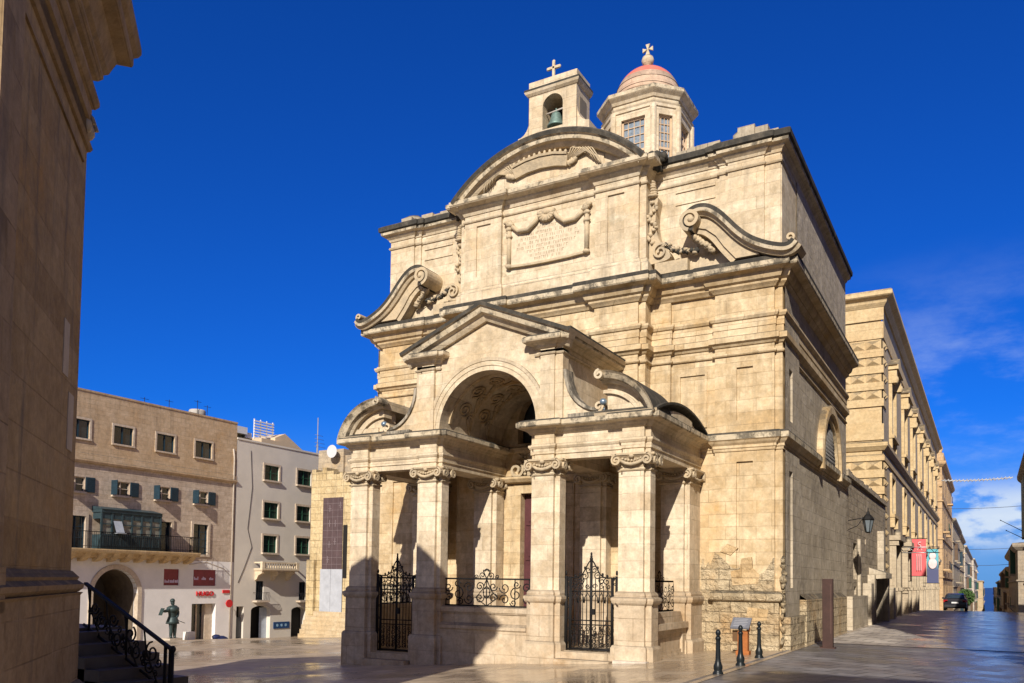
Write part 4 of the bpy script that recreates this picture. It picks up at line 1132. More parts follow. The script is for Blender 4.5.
def frame_y(m, x, y0, y1, z0, z1, w_, d=.06, sill=0.0):
    m.box(x, x+d, y0-w_, y0, z0, z1+w_); m.box(x, x+d, y1, y1+w_, z0, z1+w_); m.box(x, x+d, y0, y1, z1, z1+w_)
    m.box(x, x+d+sill, y0-w_, y1+w_, z0-w_*.8, z0)
def win_y(parent, x, y0, y1, z0, z1, pane, fm, nv=2, nh=3, dep=.15, name='window'):
    m = MB(); m.add([(x-dep+.02,y0,z0),(x-dep+.02,y1,z0),(x-dep+.02,y1,z1),(x-dep+.02,y0,z1)], [(0,1,2,3)])
    o = m.build(name, pane, parent)
    m = MB(); t = .05; xx = x-dep+.03
    for (a,b,c,d) in ((y0,y0+t,z0,z1),(y1-t,y1,z0,z1),(y0+t,y1-t,z0,z0+t),(y0+t,y1-t,z1-t,z1)): m.box(xx, xx+.05, a, b, c, d)
    for k in range(1, nv): y = y0+(y1-y0)*k/nv; m.box(xx, xx+.045, y-t*.6, y+t*.6, z0+t, z1-t)
    for k in range(1, nh): z = z0+(z1-z0)*k/nh; m.box(xx, xx+.04, y0+t, y1-t, z-t*.35, z+t*.35)
    m.build('window_frame', fm, o); return o
HB = thing('apartment_building', 'tan and pink stone building with teal windows above a white shop front marked HUGO', 'building', (XH, 33, -2))
top_w = [(24.3,25.5),(26.8,28.0),(29.47,30.69),(32.29,33.53),(35.08,36.36)]
sec_w = [(24.3,25.4),(26.8,27.87),(29.5,30.62),(32.28,33.36),(35.09,36.19)]
m = MB()
m.pwall('y', 22, 38.4, 8.35, 12.15, XH, [(a,b,9.47,10.5,.18) for a,b in top_w], bmat=1); m.build('upper_wall', [UPS, DARK], HB)
m = MB()
m.pwall('y', 22, 38.4, 2.95, 8.35, XH-.02, [(a,b,6.53,7.34,.18) for a,b in sec_w]+[(26.9,27.95,3.42,5.2,.18),(32.36,33.5,3.42,5.24,.3),(35.13,36.24,3.36,5.25,.18)], bmat=1)
m.build('wall', [PKS, DARK], HB)
m = MB()
m.pwall('y', 22, 38.4, -3.2, 2.95, XH, [(28.55,31.35,-3.0,2.34,3.0,1.0),(33.1,34.2,1.41,2.4,.12),(35.25,37.0,1.38,2.4,.12),(35.2,37.05,-2.4,.26,.9)], bmat=1)
m.build('ground_floor_wall', [WHP, plain('dim_passage', (0.10,0.085,0.07), .9)], HB)
m = MB(); m.box(-55, XH-3.05, 22, 38.4, -3.2, 12.1); m.box(-55, XH-.35, 22, 38.4, 2.9, 12.0); m.build('building_core', UPS, HB)
m = MB()
m.sweep([(XH,22),(XH,38.4)], [(-.03,8.12),(.10,8.16),(.16,8.26),(.16,8.34),(.04,8.38),(.04,8.66),(.0,8.70),(-.03,8.72)]); m.sweep([(XH,22),(XH,38.4)], [(-.3,12.1),(.04,12.1),(.05,12.2),(-.3,12.22)])
m.build('cornice', UPS, HB)
m = MB(); n_ = MB()
for a, b in top_w: m = MB(); frame_y(m, XH, a, b, 9.47, 10.5, .12, .04, .05); m.build('window_surround', LINT, HB)
for a, b in sec_w: MB().box(XH-.02, XH+.12, a-.05, b+.05, 6.43, 6.53).build('window_sill', LINT, HB)
for a, b, z0, z1 in ((26.9,27.95,3.42,5.2),(32.36,33.5,3.42,5.24),(35.13,36.24,3.36,5.25)): m = MB(); frame_y(m, XH-.02, a, b, z0, z1, .17, .07); m.build('window_surround', LINT, HB)
for a, b in top_w: win_y(HB, XH, a, b, 9.47, 10.5, TEALD, TEAL, 2, 1)
for a, b in sec_w:
    win_y(HB, XH-.02, a, b, 6.53, 7.34, TEALD, LINT, 2, 2)
    m = MB(); m.box(XH, XH+.05, b+.02, b+.56, 6.53, 7.36)
    for k in range(7): m.box(XH+.05, XH+.065, b+.06, b+.52, 6.58+.11*k, 6.64+.11*k)
    m.build('shutter', TEAL, HB)
    MB().box(XH-.02, XH+.5, a-.05, a-.01, 6.53, 7.36).build('shutter', TEAL, HB)
win_y(HB, XH-.02, 35.13, 36.24, 3.36, 5.25, TEALD, TEAL, 2, 4); win_y(HB, XH-.02, 26.9, 27.95, 3.42, 5.2, TEALD, TEAL, 2, 3, name='balcony_door')
win_y(HB, XH-.1, 32.36, 33.5, 3.42, 5.24, TEALD, TEAL, 2, 1, name='balcony_door')
# long stone balcony on scalloped corbels
m = MB(); m.sweep([(XH,22),(XH,35.0)], [(-.03,3.18),(.80,3.18),(.88,3.24),(.92,3.36),(.92,3.42),(-.03,3.43)])
y = 22.4
while y < 34.9:
    m.prism([(XH,2.72),(XH+.35,2.78),(XH+.62,2.95),(XH+.80,3.18),(XH,3.18)], y, y+.34, 'xz'); y += .86
m.prism([(XH,2.9),(XH+.5,3.0),(XH+.6,3.18),(XH,3.18)], 22, 34.9, 'xz')
bl = m.build('balcony', OCH, HB)
m = MB(); m.tube([(XH+.86,22,4.35),(XH+.86,34.9,4.35),(XH,34.9,4.35)], .022, 5); m.tube([(XH+.86,22,3.55),(XH+.86,34.9,3.55),(XH,34.9,3.55)], .015, 5)
y = 22.1
while y < 34.9: m.tube([(XH+.86,y,3.43),(XH+.86,y,4.35)], .011, 4); y += .13
for k in range(7): m.tube([(XH+.12*k,34.9,3.43),(XH+.12*k,34.9,4.35)], .011, 4)
m.build('balcony_railing', IRON, bl)
m = MB()                                                            # enclosed timber balcony
y0, y1, xf = 28.4, 32.15, XH+.80
m.box(XH, xf, y0, y1, 3.44, 4.22); m.box(XH, xf+.06, y0-.06, y1+.06, 5.45, 5.62); m.box(XH, xf, y0, y1, 5.1, 5.45)
m.prism([(XH,5.62),(xf+.12,5.62),(XH,5.82)], y0-.08, y1+.08, 'xz')
for k in range(7):
    y = y0+(y1-y0)*k/6; m.box(xf-.06, xf+.03, y-.05, y+.05, 4.2, 5.46)
m.box(xf, xf+.05, y0, y1, 4.16, 4.26); m.box(xf, xf+.04, y0, y1, 4.78, 4.84)
for k in range(6):
    y = y0+.08+(y1-y0)*k/6
    for (a,b,c,d) in ((0,.47,3.62,3.67),(0,.47,4.04,4.09),(0,.05,3.67,4.04),(.42,.47,3.67,4.04),(.15,.32,3.80,3.84),(.15,.32,3.92,3.96)): m.box(xf, xf+.03, y+a, y+b, c, d)
eb = m.build('enclosed_balcony', plain('teal_joinery', (0.028,0.052,0.062), .5, .3), HB)
m = MB(); m.box(xf-.05, xf-.04, y0+.02, y1-.02, 4.22, 5.1)
m.build('pane', plain('pale_curtain_glass', (0.20,0.20,0.17), .25, .35, 2.2, spec=.6), eb)
m = MB()
for k in (1, ): m.obox((xf+.14, y0+1.05, 4.3), .34, .55, .03, 0)
m.add([(xf+.03,y0+.68,5.0),(xf+.03,y0+1.2,5.0),(xf+.32,y0+1.2,4.35),(xf+.32,y0+.68,4.35)], [(0,1,2,3)])
m.build('open_sash', plain('pale_sash', (0.35,0.38,0.42), .3), eb)
m = MB()
m.band([(28.3,-3.0)]+arc(29.95,.94,1.66,180,0,24)+[(31.6,-3.0)], [(0,XH+.06),(0,XH-.3),(-.26,XH-.3),(-.26,XH+.06)], 'yz'); m.build('arch_surround', LINT, HB)
m = MB(); m.band([(28.58,-3.0)]+arc(29.95,.94,1.37,180,0,24)+[(31.32,-3.0)], [(0,XH-.32),(0,XH-2.98),(-.03,XH-2.98),(-.03,XH-.32)], 'yz'); m.build('passage_lining', plain('dim_passage_stone', (0.13,0.10,0.07), .9, .3), HB)
for (a,b,z0,z1) in ((33.1,34.2,1.41,2.4),(35.25,37.0,1.38,2.4)):
    o = MB().box(XH-.09, XH-.08, a, b, z0, z1).build('display_window', REDP, HB)
    m = MB(); rq = random.Random(int(a*10)); zz = z0+.28 if a < 35 else z0+.5
    for k in range(3):
        y = a+.12+(b-a)*k/3
        for q in range(4): m.box(XH-.079, XH-.075, y+q*.085, y+q*.085+.06, zz-.12, zz+rq.uniform(-.02,.08))
    m.build('window_print', plain('pale_lilac_print', (0.62,0.52,0.70), .5), o)
m = MB(); m.box(XH-.6, XH-.55, 35.25, 37.0, -2.4, .22)
dd = m.build('shop_door', TEALD, HB)
m = MB()
for y in (35.3, 35.9, 36.4): m.box(XH-.54, XH-.48, y, y+.10, -2.3, .2)
m.box(XH-.5, XH-.3, 36.45, 37.03, -2.3, .24); m.build('door_frame', LINT, dd)
def text_y(s, size, x, yc, z, mat, parent, name, ext=.02, sx=1.0):
    c = bpy.data.curves.new(name, 'FONT'); c.body = s; c.size = size; c.extrude = ext; c.align_x = 'CENTER'; c.offset = size*.02
    o = bpy.data.objects.new(name, c); COL.objects.link(o)
    dg = bpy.context.evaluated_depsgraph_get(); me = bpy.data.meshes.new_from_object(o.evaluated_get(dg)); bpy.data.objects.remove(o)
    me.materials.clear(); me.materials.append(mat)
    q = bpy.data.objects.new(name, me); COL.objects.link(q); q.parent = parent
    q.rotation_euler = (pi/2, 0, pi/2); q.location = Vector((x, yc, z))-Vector(parent.location); q.scale = (sx, 1, 1); return q
text_y('HUGO', .40, XH+.04, 36.15, .76, RED, HB, 'shop_lettering', .03, 1.15)
m = MB(); m.box(XH, XH+.06, 37.55, 38.1, .92, 1.12); m.build('shop_sign', RED, HB)
m = MB(); m.prism(arc(37.85,.25,.26,0,360,20)[:-1], XH+.3, XH+.36, 'yz'); m.tube([(XH,37.85,.25),(XH+.3,37.85,.25)], .025); m.build('round_sign', RED, HB)
m = MB(); m.tube([(XH+.03,38.2,-2.4),(XH+.03,38.2,9.8),(XH+.03,38.1,10.4)], .05, 8); m.tube([(XH+.02,34.9,2.7),(XH+.02,36.2,2.9),(XH+.02,37.6,2.5),(XH+.02,38.2,2.0)], .02, 5); m.build('drainpipe', plain('pipe_cream', (0.52,0.45,0.37), .6), HB)
m = MB(); m.box(-47.2,-45.2,36.35,37.0,12.0,12.75); m.lathe((-46,37.6,12.2), [(.55,0),(.55,.85),(.5,.95),(.2,1.0)], 18)
m.build('roof_tank', plain('grey_roof_tank', (0.40,0.37,0.33), .8, .2), HB)
m = MB()
for y, h in ((38.0,.9),(33.2,.5),(37.2,1.1),(35.0,.7)): m.tube([(-45.5,y,12.1),(-45.5,y,12.6+h)], .02, 5); m.tube([(-45.5,y-.3,12.5+h),(-45.5,y+.3,12.5+h)], .012, 4)
m.build('aerial', IRON, HB)

# ================================================================== grey rendered house
GRP = plain('grey_render', (0.64,0.59,0.51), .9, .07, .8, bump=.15)
GRN = plain('green_shutter', (0.02,0.075,0.045), .5, .25, 8)
GRND = plain('dark_green_glass', (0.012,0.03,0.02), .2, .3)
GB = thing('house', 'grey rendered house with green shuttered windows and a stone balustrade balcony', 'house', (XH, 42.2, -2))
wg = [(40.86,42.2,8.68,9.71),(44.0,45.4,8.68,9.74),(40.88,42.2,6.05,7.14),(44.0,45.36,6.07,7.15),(40.9,42.15,3.67,4.85),(44.03,45.38,3.69,4.86)]
fd = [(40.38,41.06,.43,1.72),(44.45,45.1,.37,1.67)]
ar = [(38.75,39.37,-2.6,.03,.5),(40.0,41.75,-2.6,.04,.6,.35),(43.75,45.28,-2.6,-.1,.6,.35)]
XG = XH+.01
m = MB(); m.pwall('y', 38.41, 46.2, -3.2, 11.12, XG, [(a,b,c,d,.15) for a,b,c,d in wg+fd]+ar, bmat=1); m.build('wall', [GRP, DARK], GB)
m = MB(); m.box(-55, XG-.7, 38.41, 46.2, -3.2, 11.1); m.box(-55, XG-.2, 38.41, 46.2, 9.9, 11.1); m.box(XG-.3, XG+.05, 38.41, 46.2, 11.1, 11.22); m.build('building_core', GRP, GB)
for a,b,c,d in wg: m = MB(); frame_y(m, XG, a, b, c, d, .14, .05, .12); m.build('window_surround', LINT, GB)
for a,b,c,d in wg: win_y(GB, XG, a, b, c, d, GRND, GRN, 2, 2)
for a,b,c,d in fd: win_y(GB, XG, a, b, c, d, TEALD, IRON, 2, 2, name='balcony_door')
m = MB()
m.sweep([(XG,40.2),(XG+.0,40.2),(XG+.75,40.2),(XG+.75,43.55),(XG,43.55)][1:], [(-.1,2.42),(0,2.42),(.05,2.48),(.05,2.58),(-.1,2.60)]); m.box(XG, XG+.75, 40.2, 43.55, 2.4, 2.58)
m.box(XG+.62, XG+.78, 40.2, 43.55, 2.92, 3.02); m.box(XG+.6, XG+.8, 40.15, 40.4, 2.58, 3.04); m.box(XG+.6, XG+.8, 43.35, 43.6, 2.58, 3.04)
m.box(XG, XG+.75, 40.2, 40.3, 2.92, 3.02); m.box(XG, XG+.75, 43.45, 43.55, 2.92, 3.02)
for k in range(13):
    y = 40.55+.225*k; m.lathe((XG+.70,y,2.58), [(.05,0),(.03,.05),(.065,.14),(.03,.26),(.05,.34)], 8)
for y in (40.35, 41.8, 43.2):
    m.prism([(XG,1.75),(XG+.2,1.85),(XG+.35,2.1),(XG+.68,2.25),(XG+.68,2.42),(XG,2.42)], y-.12, y+.12, 'xz')
m.build('stone_balcony', stone('cream_balcony', (0.60,0.48,0.32), (0.68,0.57,0.42), joint=.1, streak=.2), GB)
for a,b,c,d in fd:
    m = MB(); m.box(XG, XG+.4, a-.25, b+.25, c-.14, c-.02)
    o = m.build('small_balcony', LINT, GB)
    m = MB(); m.tube([(XG,a-.22,c+.5),(XG+.36,a-.22,c+.5),(XG+.36,b+.22,c+.5),(XG,b+.22,c+.5)], .015, 4)
    for k in range(9): y = a-.22+(b-a+.44)*k/8; m.tube([(XG+.36,y,c),(XG+.42,y,c+.25),(XG+.36,y,c+.5)], .012, 4)
    m.build('balcony_railing', IRON, o)
m = MB(); m.box(XG, XG+.04, 42.05, 43.55, -1.58, -1.12); sg = m.build('shop_sign', plain('blue_sign', (0.02,0.06,0.16), .4), GB)
m = MB()
for k in range(3): m.prism(arc(42.4+.4*k,-1.35,.10,0,360,10)[:-1], XG+.04, XG+.05, 'yz')
m.build('sign_print', plain('pale_blue_print', (0.25,0.40,0.55), .5), sg)
m = MB(); m.box(XG-.4, XG-.35, 41.1, 41.75, -2.5, -.1); m.build('shop_door', plain('pale_blue_door', (0.40,0.45,0.52), .4), GB)
m = MB(); m.box(XG-.3, XG-.2, 38.8, 39.3, -2.5, -.7); m.build('grey_cabinet', plain('cabinet_grey', (0.10,0.11,0.12), .5), GB)
m = MB(); m.tube([(XG+.02,39.6,10.5),(XG+.02,39.8,8),(XG+.02,39.5,5.2),(XG+.02,39.9,4.0),(XG+.02,39.3,2.6),(XG+.02,38.8,1.6)], .015, 4); m.build('wall_cable', IRON, GB)
m = MB(); m.box(-47,-45.2,42.6,44.7,11.1,12.0); m.prism([(44.3,11.1),(47.5,11.1),(47.5,11.6),(45.3,12.75),(44.3,12.3)], -49, -45.6, 'yz')
m.build('roof_room', plain('peach_render', (0.62,0.48,0.32), .9, .06), GB)
m = MB(); m.prism([(38.8,11.1),(41.0,11.1),(43.0,12.0),(40.6,12.9)], -47, -46.4, 'yz'); m.build('roof_slab', plain('olive_roof', (0.16,0.14,0.09), .9), GB)
m = MB()
for k in range(7): z = 12.1+.2*k; m.box(-46.1,-46.05,42.7,44.6,z,z+.09)
for k in range(4): y = 42.7+.6*k; m.box(-46.16,-46.1,y,y+.08,11.5,13.5)
m.build('roof_fence', plain('white_metal_fence', (0.75,0.75,0.75), .5, .04), GB)
m = MB(); m.box(-47,-46,40.9,42.0,12.2,12.7); m.box(-47,-46.2,42.0,42.6,12.0,12.4); m.build('roof_plant', plain('white_plant_box', (0.7,0.7,0.7), .5, .05), GB)
m = MB(); m.tube([(-46,49.2,10),(-46,49.2,14.7)], .04, 5); m.tube([(-46,49.2,10),(-46,49.2,12.6)], .08, 5)
for k in range(4): m.tube([(-46,48.9,12.4+.3*k),(-46,50.1-.1*k,12.4+.3*k)], .015, 4)
m.build('aerial_mast', plain('mast_grey', (0.25,0.26,0.30), .5), GB)

# ================================================================== ruined stone wall with the boarded opening
RS = stone('weathered_yellow_ruin', (0.52,0.39,0.20), (0.68,0.55,0.33), bw=.9, bh=.45, stain=(0.30,0.20,0.08), stain_amt=.8, joint=.6, streak=.55, rough_wall=1.2)
RY = 42.0
RW = thing('ruin', 'weathered yellow stone wall with a tall brown boarded opening above white hoarding panels', 'ruin', (-36, RY, -2))
m = MB()
m.pwall('x', -39.7, -31, -2.6, 8.6, RY, [(-38.62,-36.85,-.25,7.35,.25)], bmat=1)
m.box(-39.7, -31, RY+.3, RY+1.6, -2.6, 8.6)
m.add([(-39.7,RY,-2.6),(-39.7,RY+1.6,-2.6),(-39.7,RY+1.6,8.6),(-39.7,RY,8.6)], [(0,1,2,3)])
rr = random.Random(21); x = -39.7
while x < -31:
    w_ = rr.uniform(.3,.7); m.box(x, x+w_-.02, RY+.03, RY+1.2, 8.55, 8.6+rr.uniform(.1,1.0)); x += w_
m.box(-39.75, -39.1, RY-.25, RY, -2.6, 3.2)
m.build('wall', [RS, DARK], RW)
m = MB(); z = -2.6
for k in range(6): m.box(-39.9+.04*k, -30.5, RY-.75+.11*k, RY, z, -2.0+.3*(k+1)-.03); z = -2.0+.3*(k+1)-.03
m.build('plinth', stone('banded_plinth', (0.48,0.36,0.21), (0.62,0.50,0.33), bw=2, bh=.3, joint=.7), RW)
m = MB(); m.box(-38.6, -36.87, RY-.02, RY+.12, 2.55, 7.35)
bd = m.build('boarded_opening', plain('plum_brown_boards', (0.085,0.055,0.058), .75, .2, 2), RW)
m = MB()
for k in range(10): m.box(-38.6, -36.87, RY-.025, RY-.018, 2.9+.45*k, 2.915+.45*k)
for x in (-38.2,-37.75,-37.3): m.box(x, x+.012, RY-.024, RY-.017, 2.55, 7.35)
for (x,z) in ((-38.0,4.2),(-38.0,5.6),(-37.5,5.6),(-37.5,4.4),(-37.1,6.8),(-38.0,6.6),(-38.1,3.2)):
    m.box(x-.12, x+.12, RY-.03, RY-.019, z, z+.03); m.box(x-.02, x+.02, RY-.03, RY-.019, z-.2, z+.25)
m.build('board_joint', plain('dusty_lilac', (0.22,0.18,0.19), .8), bd)
for (a,b) in ((-38.66,-37.75),(-37.73,-36.75)):
    m = MB(); m.box(a, b, RY-.10, RY-.05, -.25, 2.58); m.build('hoarding_panel', plain('whitewashed_panel', (0.40,0.42,0.46), .7, .16, 2.0), RW)
m = MB(); m.box(-36.8,-36.45,RY-.03,RY+.02,2.0,5.5); m.build('dark_slot', DARK, RW)
m = MB(); m.box(-41.0,-38.7,44.0,46,8,11.0); m.box(-38.7,-33,44.2,46,8,10.55); m.build('rear_block', stone('rear_dark_stone', (0.26,0.23,0.19), (0.52,0.42,0.29), joint=.7, streak=.5), RW)
m = MB(); m.lathe((0,0,0), [(.02,.0),(.25,.04),(.42,.12),(.5,.2)], 20); m.v = [(x*.9-39.25, 43.6-z*1.0, 10.75+y*.9) for x,y,z in m.v]
m.tube([(-39.45,43.6,10.75),(-39.45,44.1,10.4)], .04, 5)
tag(m.build('satellite_dish', plain('dish_white', (0.6,0.6,0.62), .4, .03)), 'white satellite dish on the roof behind the yellow ruined wall', 'satellite dish')

# ================================================================== bronze statue
BRS = plain('verdigris_bronze', (0.04,0.062,0.062), .5, .35, 3, metal=.35)
SX, SY, SZ = -41.0, 32.25, -1.72
ST = thing('statue', 'green bronze statue of a man holding out a paper, sword at his hip', 'statue', (SX, SY, SZ))
ST.scale = (.94,)*3
def skin(name, verts, edges, rad, mat, parent, sub=2):
    me = bpy.data.meshes.new(name); me.from_pydata(verts, edges, []); me.materials.append(mat)
    o = bpy.data.objects.new(name, me); COL.objects.link(o); o.parent = parent
    bm = bmesh.new(); bm.from_mesh(me); bm.verts.ensure_lookup_table()
    ly = bm.verts.layers.skin.verify()
    for v, r in zip(bm.verts, rad): v[ly].radius = (r, r) if not isinstance(r, tuple) else r
    bm.verts[0][ly].use_root = True
    bm.to_mesh(me); bm.free()
    s_ = o.modifiers.new('skin', 'SKIN'); s_.use_smooth_shade = True
    b_ = o.modifiers.new('subdivision', 'SUBSURF'); b_.levels = sub; b_.render_levels = sub
    return o
# y axis = along the shop front (towards -y = left in view), x axis = towards the viewer
V = [(0,0,1.28),(0,0,1.50),(.02,-.02,1.80),(.03,-.03,2.02),(.04,-.05,2.14),(.05,-.08,2.30),(.05,-.09,2.42),
     (.05,.20,1.98),(.12,.28,1.66),(.2,.18,1.45),(.28,.08,1.40),
     (.03,-.24,1.98),(.10,-.50,1.80),(.14,-.76,1.78),(.15,-.88,1.80),
     (0,.14,1.22),(.03,.16,.72),(0,.17,.20),(.12,.15,.14),
     (0,-.13,1.22),(.06,-.12,.72),(.02,-.12,.20),(.14,-.14,.14)]
Ed = [(0,1),(1,2),(2,3),(3,4),(4,5),(5,6),(3,7),(7,8),(8,9),(9,10),(3,11),(11,12),(12,13),(13,14),(0,15),(15,16),(16,17),(17,18),(0,19),(19,20),(20,21),(21,22)]
Rd = [.25,.24,.31,.24,.10,.14,.12,.15,.11,.09,.06,.15,.11,.085,.06,.18,.125,.09,.075,.18,.125,.09,.075]
skin('figure', V, Ed, Rd, BRS, ST)
m = MB(); m.lathe((0,0,1.0), [(.40,0),(.36,.15),(.29,.35),(.28,.42)], 14); m.lathe((.02,-.02,1.72), [(.32,0),(.37,.15),(.36,.28),(.24,.36)], 14)
m.build('tunic', BRS, ST, local=True)
m = MB(); m.lathe((.05,-.09,2.36), [(.145,0),(.15,.06),(.12,.15),(.05,.19),(.0,.2)], 12); m.build('cap', BRS, ST, local=True)
m = MB(); m.tube([(.24,-.05,1.34),(.12,.35,1.18),(-.05,.95,1.0)], .022, 6); m.tube([(.26,-.16,1.28),(.24,.02,1.44)], .02, 5); m.build('sword', BRS, ST, local=True)
m = MB(); m.add([(.0,-.86,1.98),(.3,-.84,1.98),(.3,-1.02,1.55),(.0,-1.04,1.55),(.0,-.84,1.98),(.3,-.82,1.98),(.3,-1.0,1.55),(.0,-1.02,1.55)], [(0,1,2,3),(4,7,6,5),(0,4,5,1),(1,5,6,2),(2,6,7,3),(3,7,4,0)]); m.build('paper', BRS, ST, local=True)
m = MB(); m.box(-.4,.4,-.45,.45,-.5,.12); m.build('base', stone('statue_base', (0.5,0.42,0.33),(0.6,0.52,0.42), joint=0), ST, local=True)
m = MB(); m.box(-41.95,-41.45,33.75,34.25,-2.6,-1.35)
tag(m.build('stone_block', plain('white_block', (0.68,0.66,0.63), .7), None, bevel=.02), 'white cubic block beside the shop door, right of the bronze statue', 'stone block')
m = MB(); m.blob((-41.9,36.55,-1.98), .28,.62,.24, 12, 8, 0, .12); m.blob((-41.9,36.2,-1.80), .2,.3,.16, 10, 6, 0, .12)
tag(m.build('bag', plain('navy_bag', (0.015,0.025,0.09), .5)), 'navy blue bag lying on the paving outside the shop door', 'bag')
# ================================================================== low wall joining the church to the palace
LS = stone('old_grey_rubble', (0.33,0.27,0.19), (0.52,0.43,0.31), bw=.55, bh=.3, stain=(0.18,0.15,0.11), stain_amt=.8, joint=.7, streak=.4, rough_wall=1.3, blockvar=.9)
LW = thing('stone_wall', 'old grey stone wall with slit openings joining the church to the long palace', 'wall', (-4.85, 43, 0))
XW = -4.85
m = MB()
m.pwall('y', 35.42, 50.45, -1, 6.4, XW, [(37.45,38.5,2.25,3.8,.5),(37.7,38.3,1.6,1.95,.4),(43.0,45.3,.2,2.35,.7),(41.3,41.7,3.9,4.2,.3)], bmat=1)
m.box(-9, XW-.75, 35.42, 50.4, -1, 6.4); rr = random.Random(8); y = 35.42
while y < 50.3:
    w_ = rr.uniform(.5,1.0); m.box(-5.6, XW+.10, y, min(50.4,y+w_-.02), 6.4, 6.62+rr.uniform(-.06,.06)); y += w_
m.box(-9, -5.4, 35.42, 35.5, -1, 6.4)
m.build('wall', [LS, DARK], LW)
m = MB(); m.box(XW, XW+.22, 35.5, 40.5, -1, 1.55); m.box(XW, XW+.35, 40.6, 41.6, -1, 2.1); m.box(XW+.02, XW+.14, 38.6, 38.95, 1, 4.0)
m.prism([(XW,2.3),(XW+.75,2.35),(XW+.75,2.6),(XW,2.85)], 42.8, 45.5, 'xz'); m.box(XW, XW+.6, 45.3, 45.9, -1, 2.4); m.box(XW, XW+.3, 42.3, 43.0, -1, 2.5)
m.box(XW, XW+.3, 46.4, 47.2, -1, 4.8); m.box(XW, XW+.5, 49.2, 50.4, -1, 1.9)
m.build('buttress', S_SIDE, LW)
LMP = thing('wall_lantern', 'black wall lantern on a bracket high on the old stone wall', 'lantern', (-4.1, 36, 4.6))
m = MB(); m.tube([(-4.85,36,4.62),(-4.1,36,4.75)], .02, 5); m.tube([(-4.85,36,4.25),(-4.5,36,4.4),(-4.3,36,4.7)], .015, 5); m.tube([(-4.1,36,4.95),(-4.1,36,5.1)], .02, 5)
m.lathe((-4.1,36,4.1), [(.05,0),(.10,.03),(.12,.05)], 6, smooth=False); m.lathe((-4.1,36,4.62), [(.22,0),(.24,.03),(.14,.18),(.07,.24),(.05,.33),(.01,.40)], 6, smooth=False)
for k in range(6): a = 2*pi*k/6; m.tube([(-4.1+.11*cos(a),36+.11*sin(a),4.15),(-4.1+.21*cos(a),36+.21*sin(a),4.64)], .014, 4)
m.build('lantern_frame', IRON, LMP)
m = MB(); m.lathe((-4.1,36,4.15), [(.10,0),(.20,.48)], 6, smooth=False); m.build('lantern_glass', plain('grey_glass', (0.16,0.19,0.21), .2, .1, spec=.6), LMP)

# ================================================================== long palace
AS = stone('palace_limestone', (0.53,0.385,0.20), (0.66,0.51,0.30), bw=1.4, bh=.66, stain=(0.5,0.31,0.13), stain_amt=.45, joint=.4, streak=.12)
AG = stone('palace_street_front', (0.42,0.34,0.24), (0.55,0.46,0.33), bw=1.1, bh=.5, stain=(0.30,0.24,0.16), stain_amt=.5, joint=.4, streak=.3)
AU = thing('palace', 'long golden limestone palace with diamond rusticated corner and carved window surrounds', 'palace', (-4.9, 78, 0))
XA, YA, YB = -4.95, 50.5, 110.0
up_w = [(54.2,56.6),(62.6,65.0),(70.2,72.6),(78,80.4),(86,88.4),(94,96.4),(102,104.4)]
m = MB()
m.box(-30, XA-.6, YA+.3, YB, -1.5, 18.5)
holes = []
for a, b in up_w: holes += [(a,b,11.0,14.2,.35),(a+.2,b-.2,6.3,8.5,.35),(a,b,.0,4.4,.45)]
m.pwall('y', YA, YB, -3, 18.6, XA, holes, bmat=1)
m.build('street_wall', [AG, DARK], AU)
m = MB(); m.pwall('x', -30, XA-.06, -1.5, 18.6, YA, []); m.build('end_wall', AS, AU)
def diamond(m, P, u0, u1, z0, z1, d):
    c = P((u0+u1)/2, (z0+z1)/2, d); V = [P(u0,z0,0),P(u1,z0,0),P(u1,z1,0),P(u0,z1,0),c]
    m.add(V, [(0,1,4),(1,2,4),(2,3,4),(3,0,4)])
PE = lambda u, z, d: (u, YA-d, z)
PS = lambda u, z, d: (XA+d, u, z)
m = MB()
def courses(z0, z1):
    z = z1
    while z-.94 > z0-.01:
        # diamond course then plain projecting course
        for k in range(14):
            x1 = XA-.10-k*.80; diamond(m, PE, x1-.80, x1, z-.48, z, .20)
        m.box(-18, XA+.03, YA-.09, YA-.001, z-.93, z-.50)
        m.box(XA, XA+.06, YA-.07, YA+1.3, z-.93, z-.50)
        for k in range(2): diamond(m, PS, YA+.05+k*.62, YA+.67+k*.62, z-.47, z-.01, .18)
        z -= .94
courses(11.2, 15.85); courses(1.0, 9.0)
m.build('rusticated_corner', AS, AU)
ap = [(-25,YA),(XA,YA),(XA,YB)]
m = MB()
m.box(-25, XA+.05, YA-.06, YA, 15.95, 16.9); m.box(-25, XA+.08, YA-.10, YA, 17.0, 17.72); m.box(-25, XA+.05, YA-.07, YA, 10.2, 11.1)
m.box(XA, XA+.06, YA, YB, 16.0, 16.9)
m.sweep(ap, [(-.1,9.55),(.08,9.6),(.20,9.75),(.26,9.82),(.26,10.02),(.1,10.12),(-.1,10.14)])
m.sweep(ap, [(-.1,9.0),(.08,9.02),(.08,9.3),(.0,9.4),(-.1,9.4)])
m.sweep(ap, [(-.1,17.7),(.1,17.74),(.24,17.95),(.26,18.05),(.30,18.12),(.52,18.24),(.58,18.3),(.58,18.5),(.5,18.6),(.3,18.66),(-.4,18.75)])
m.build('cornice', AS, AU)
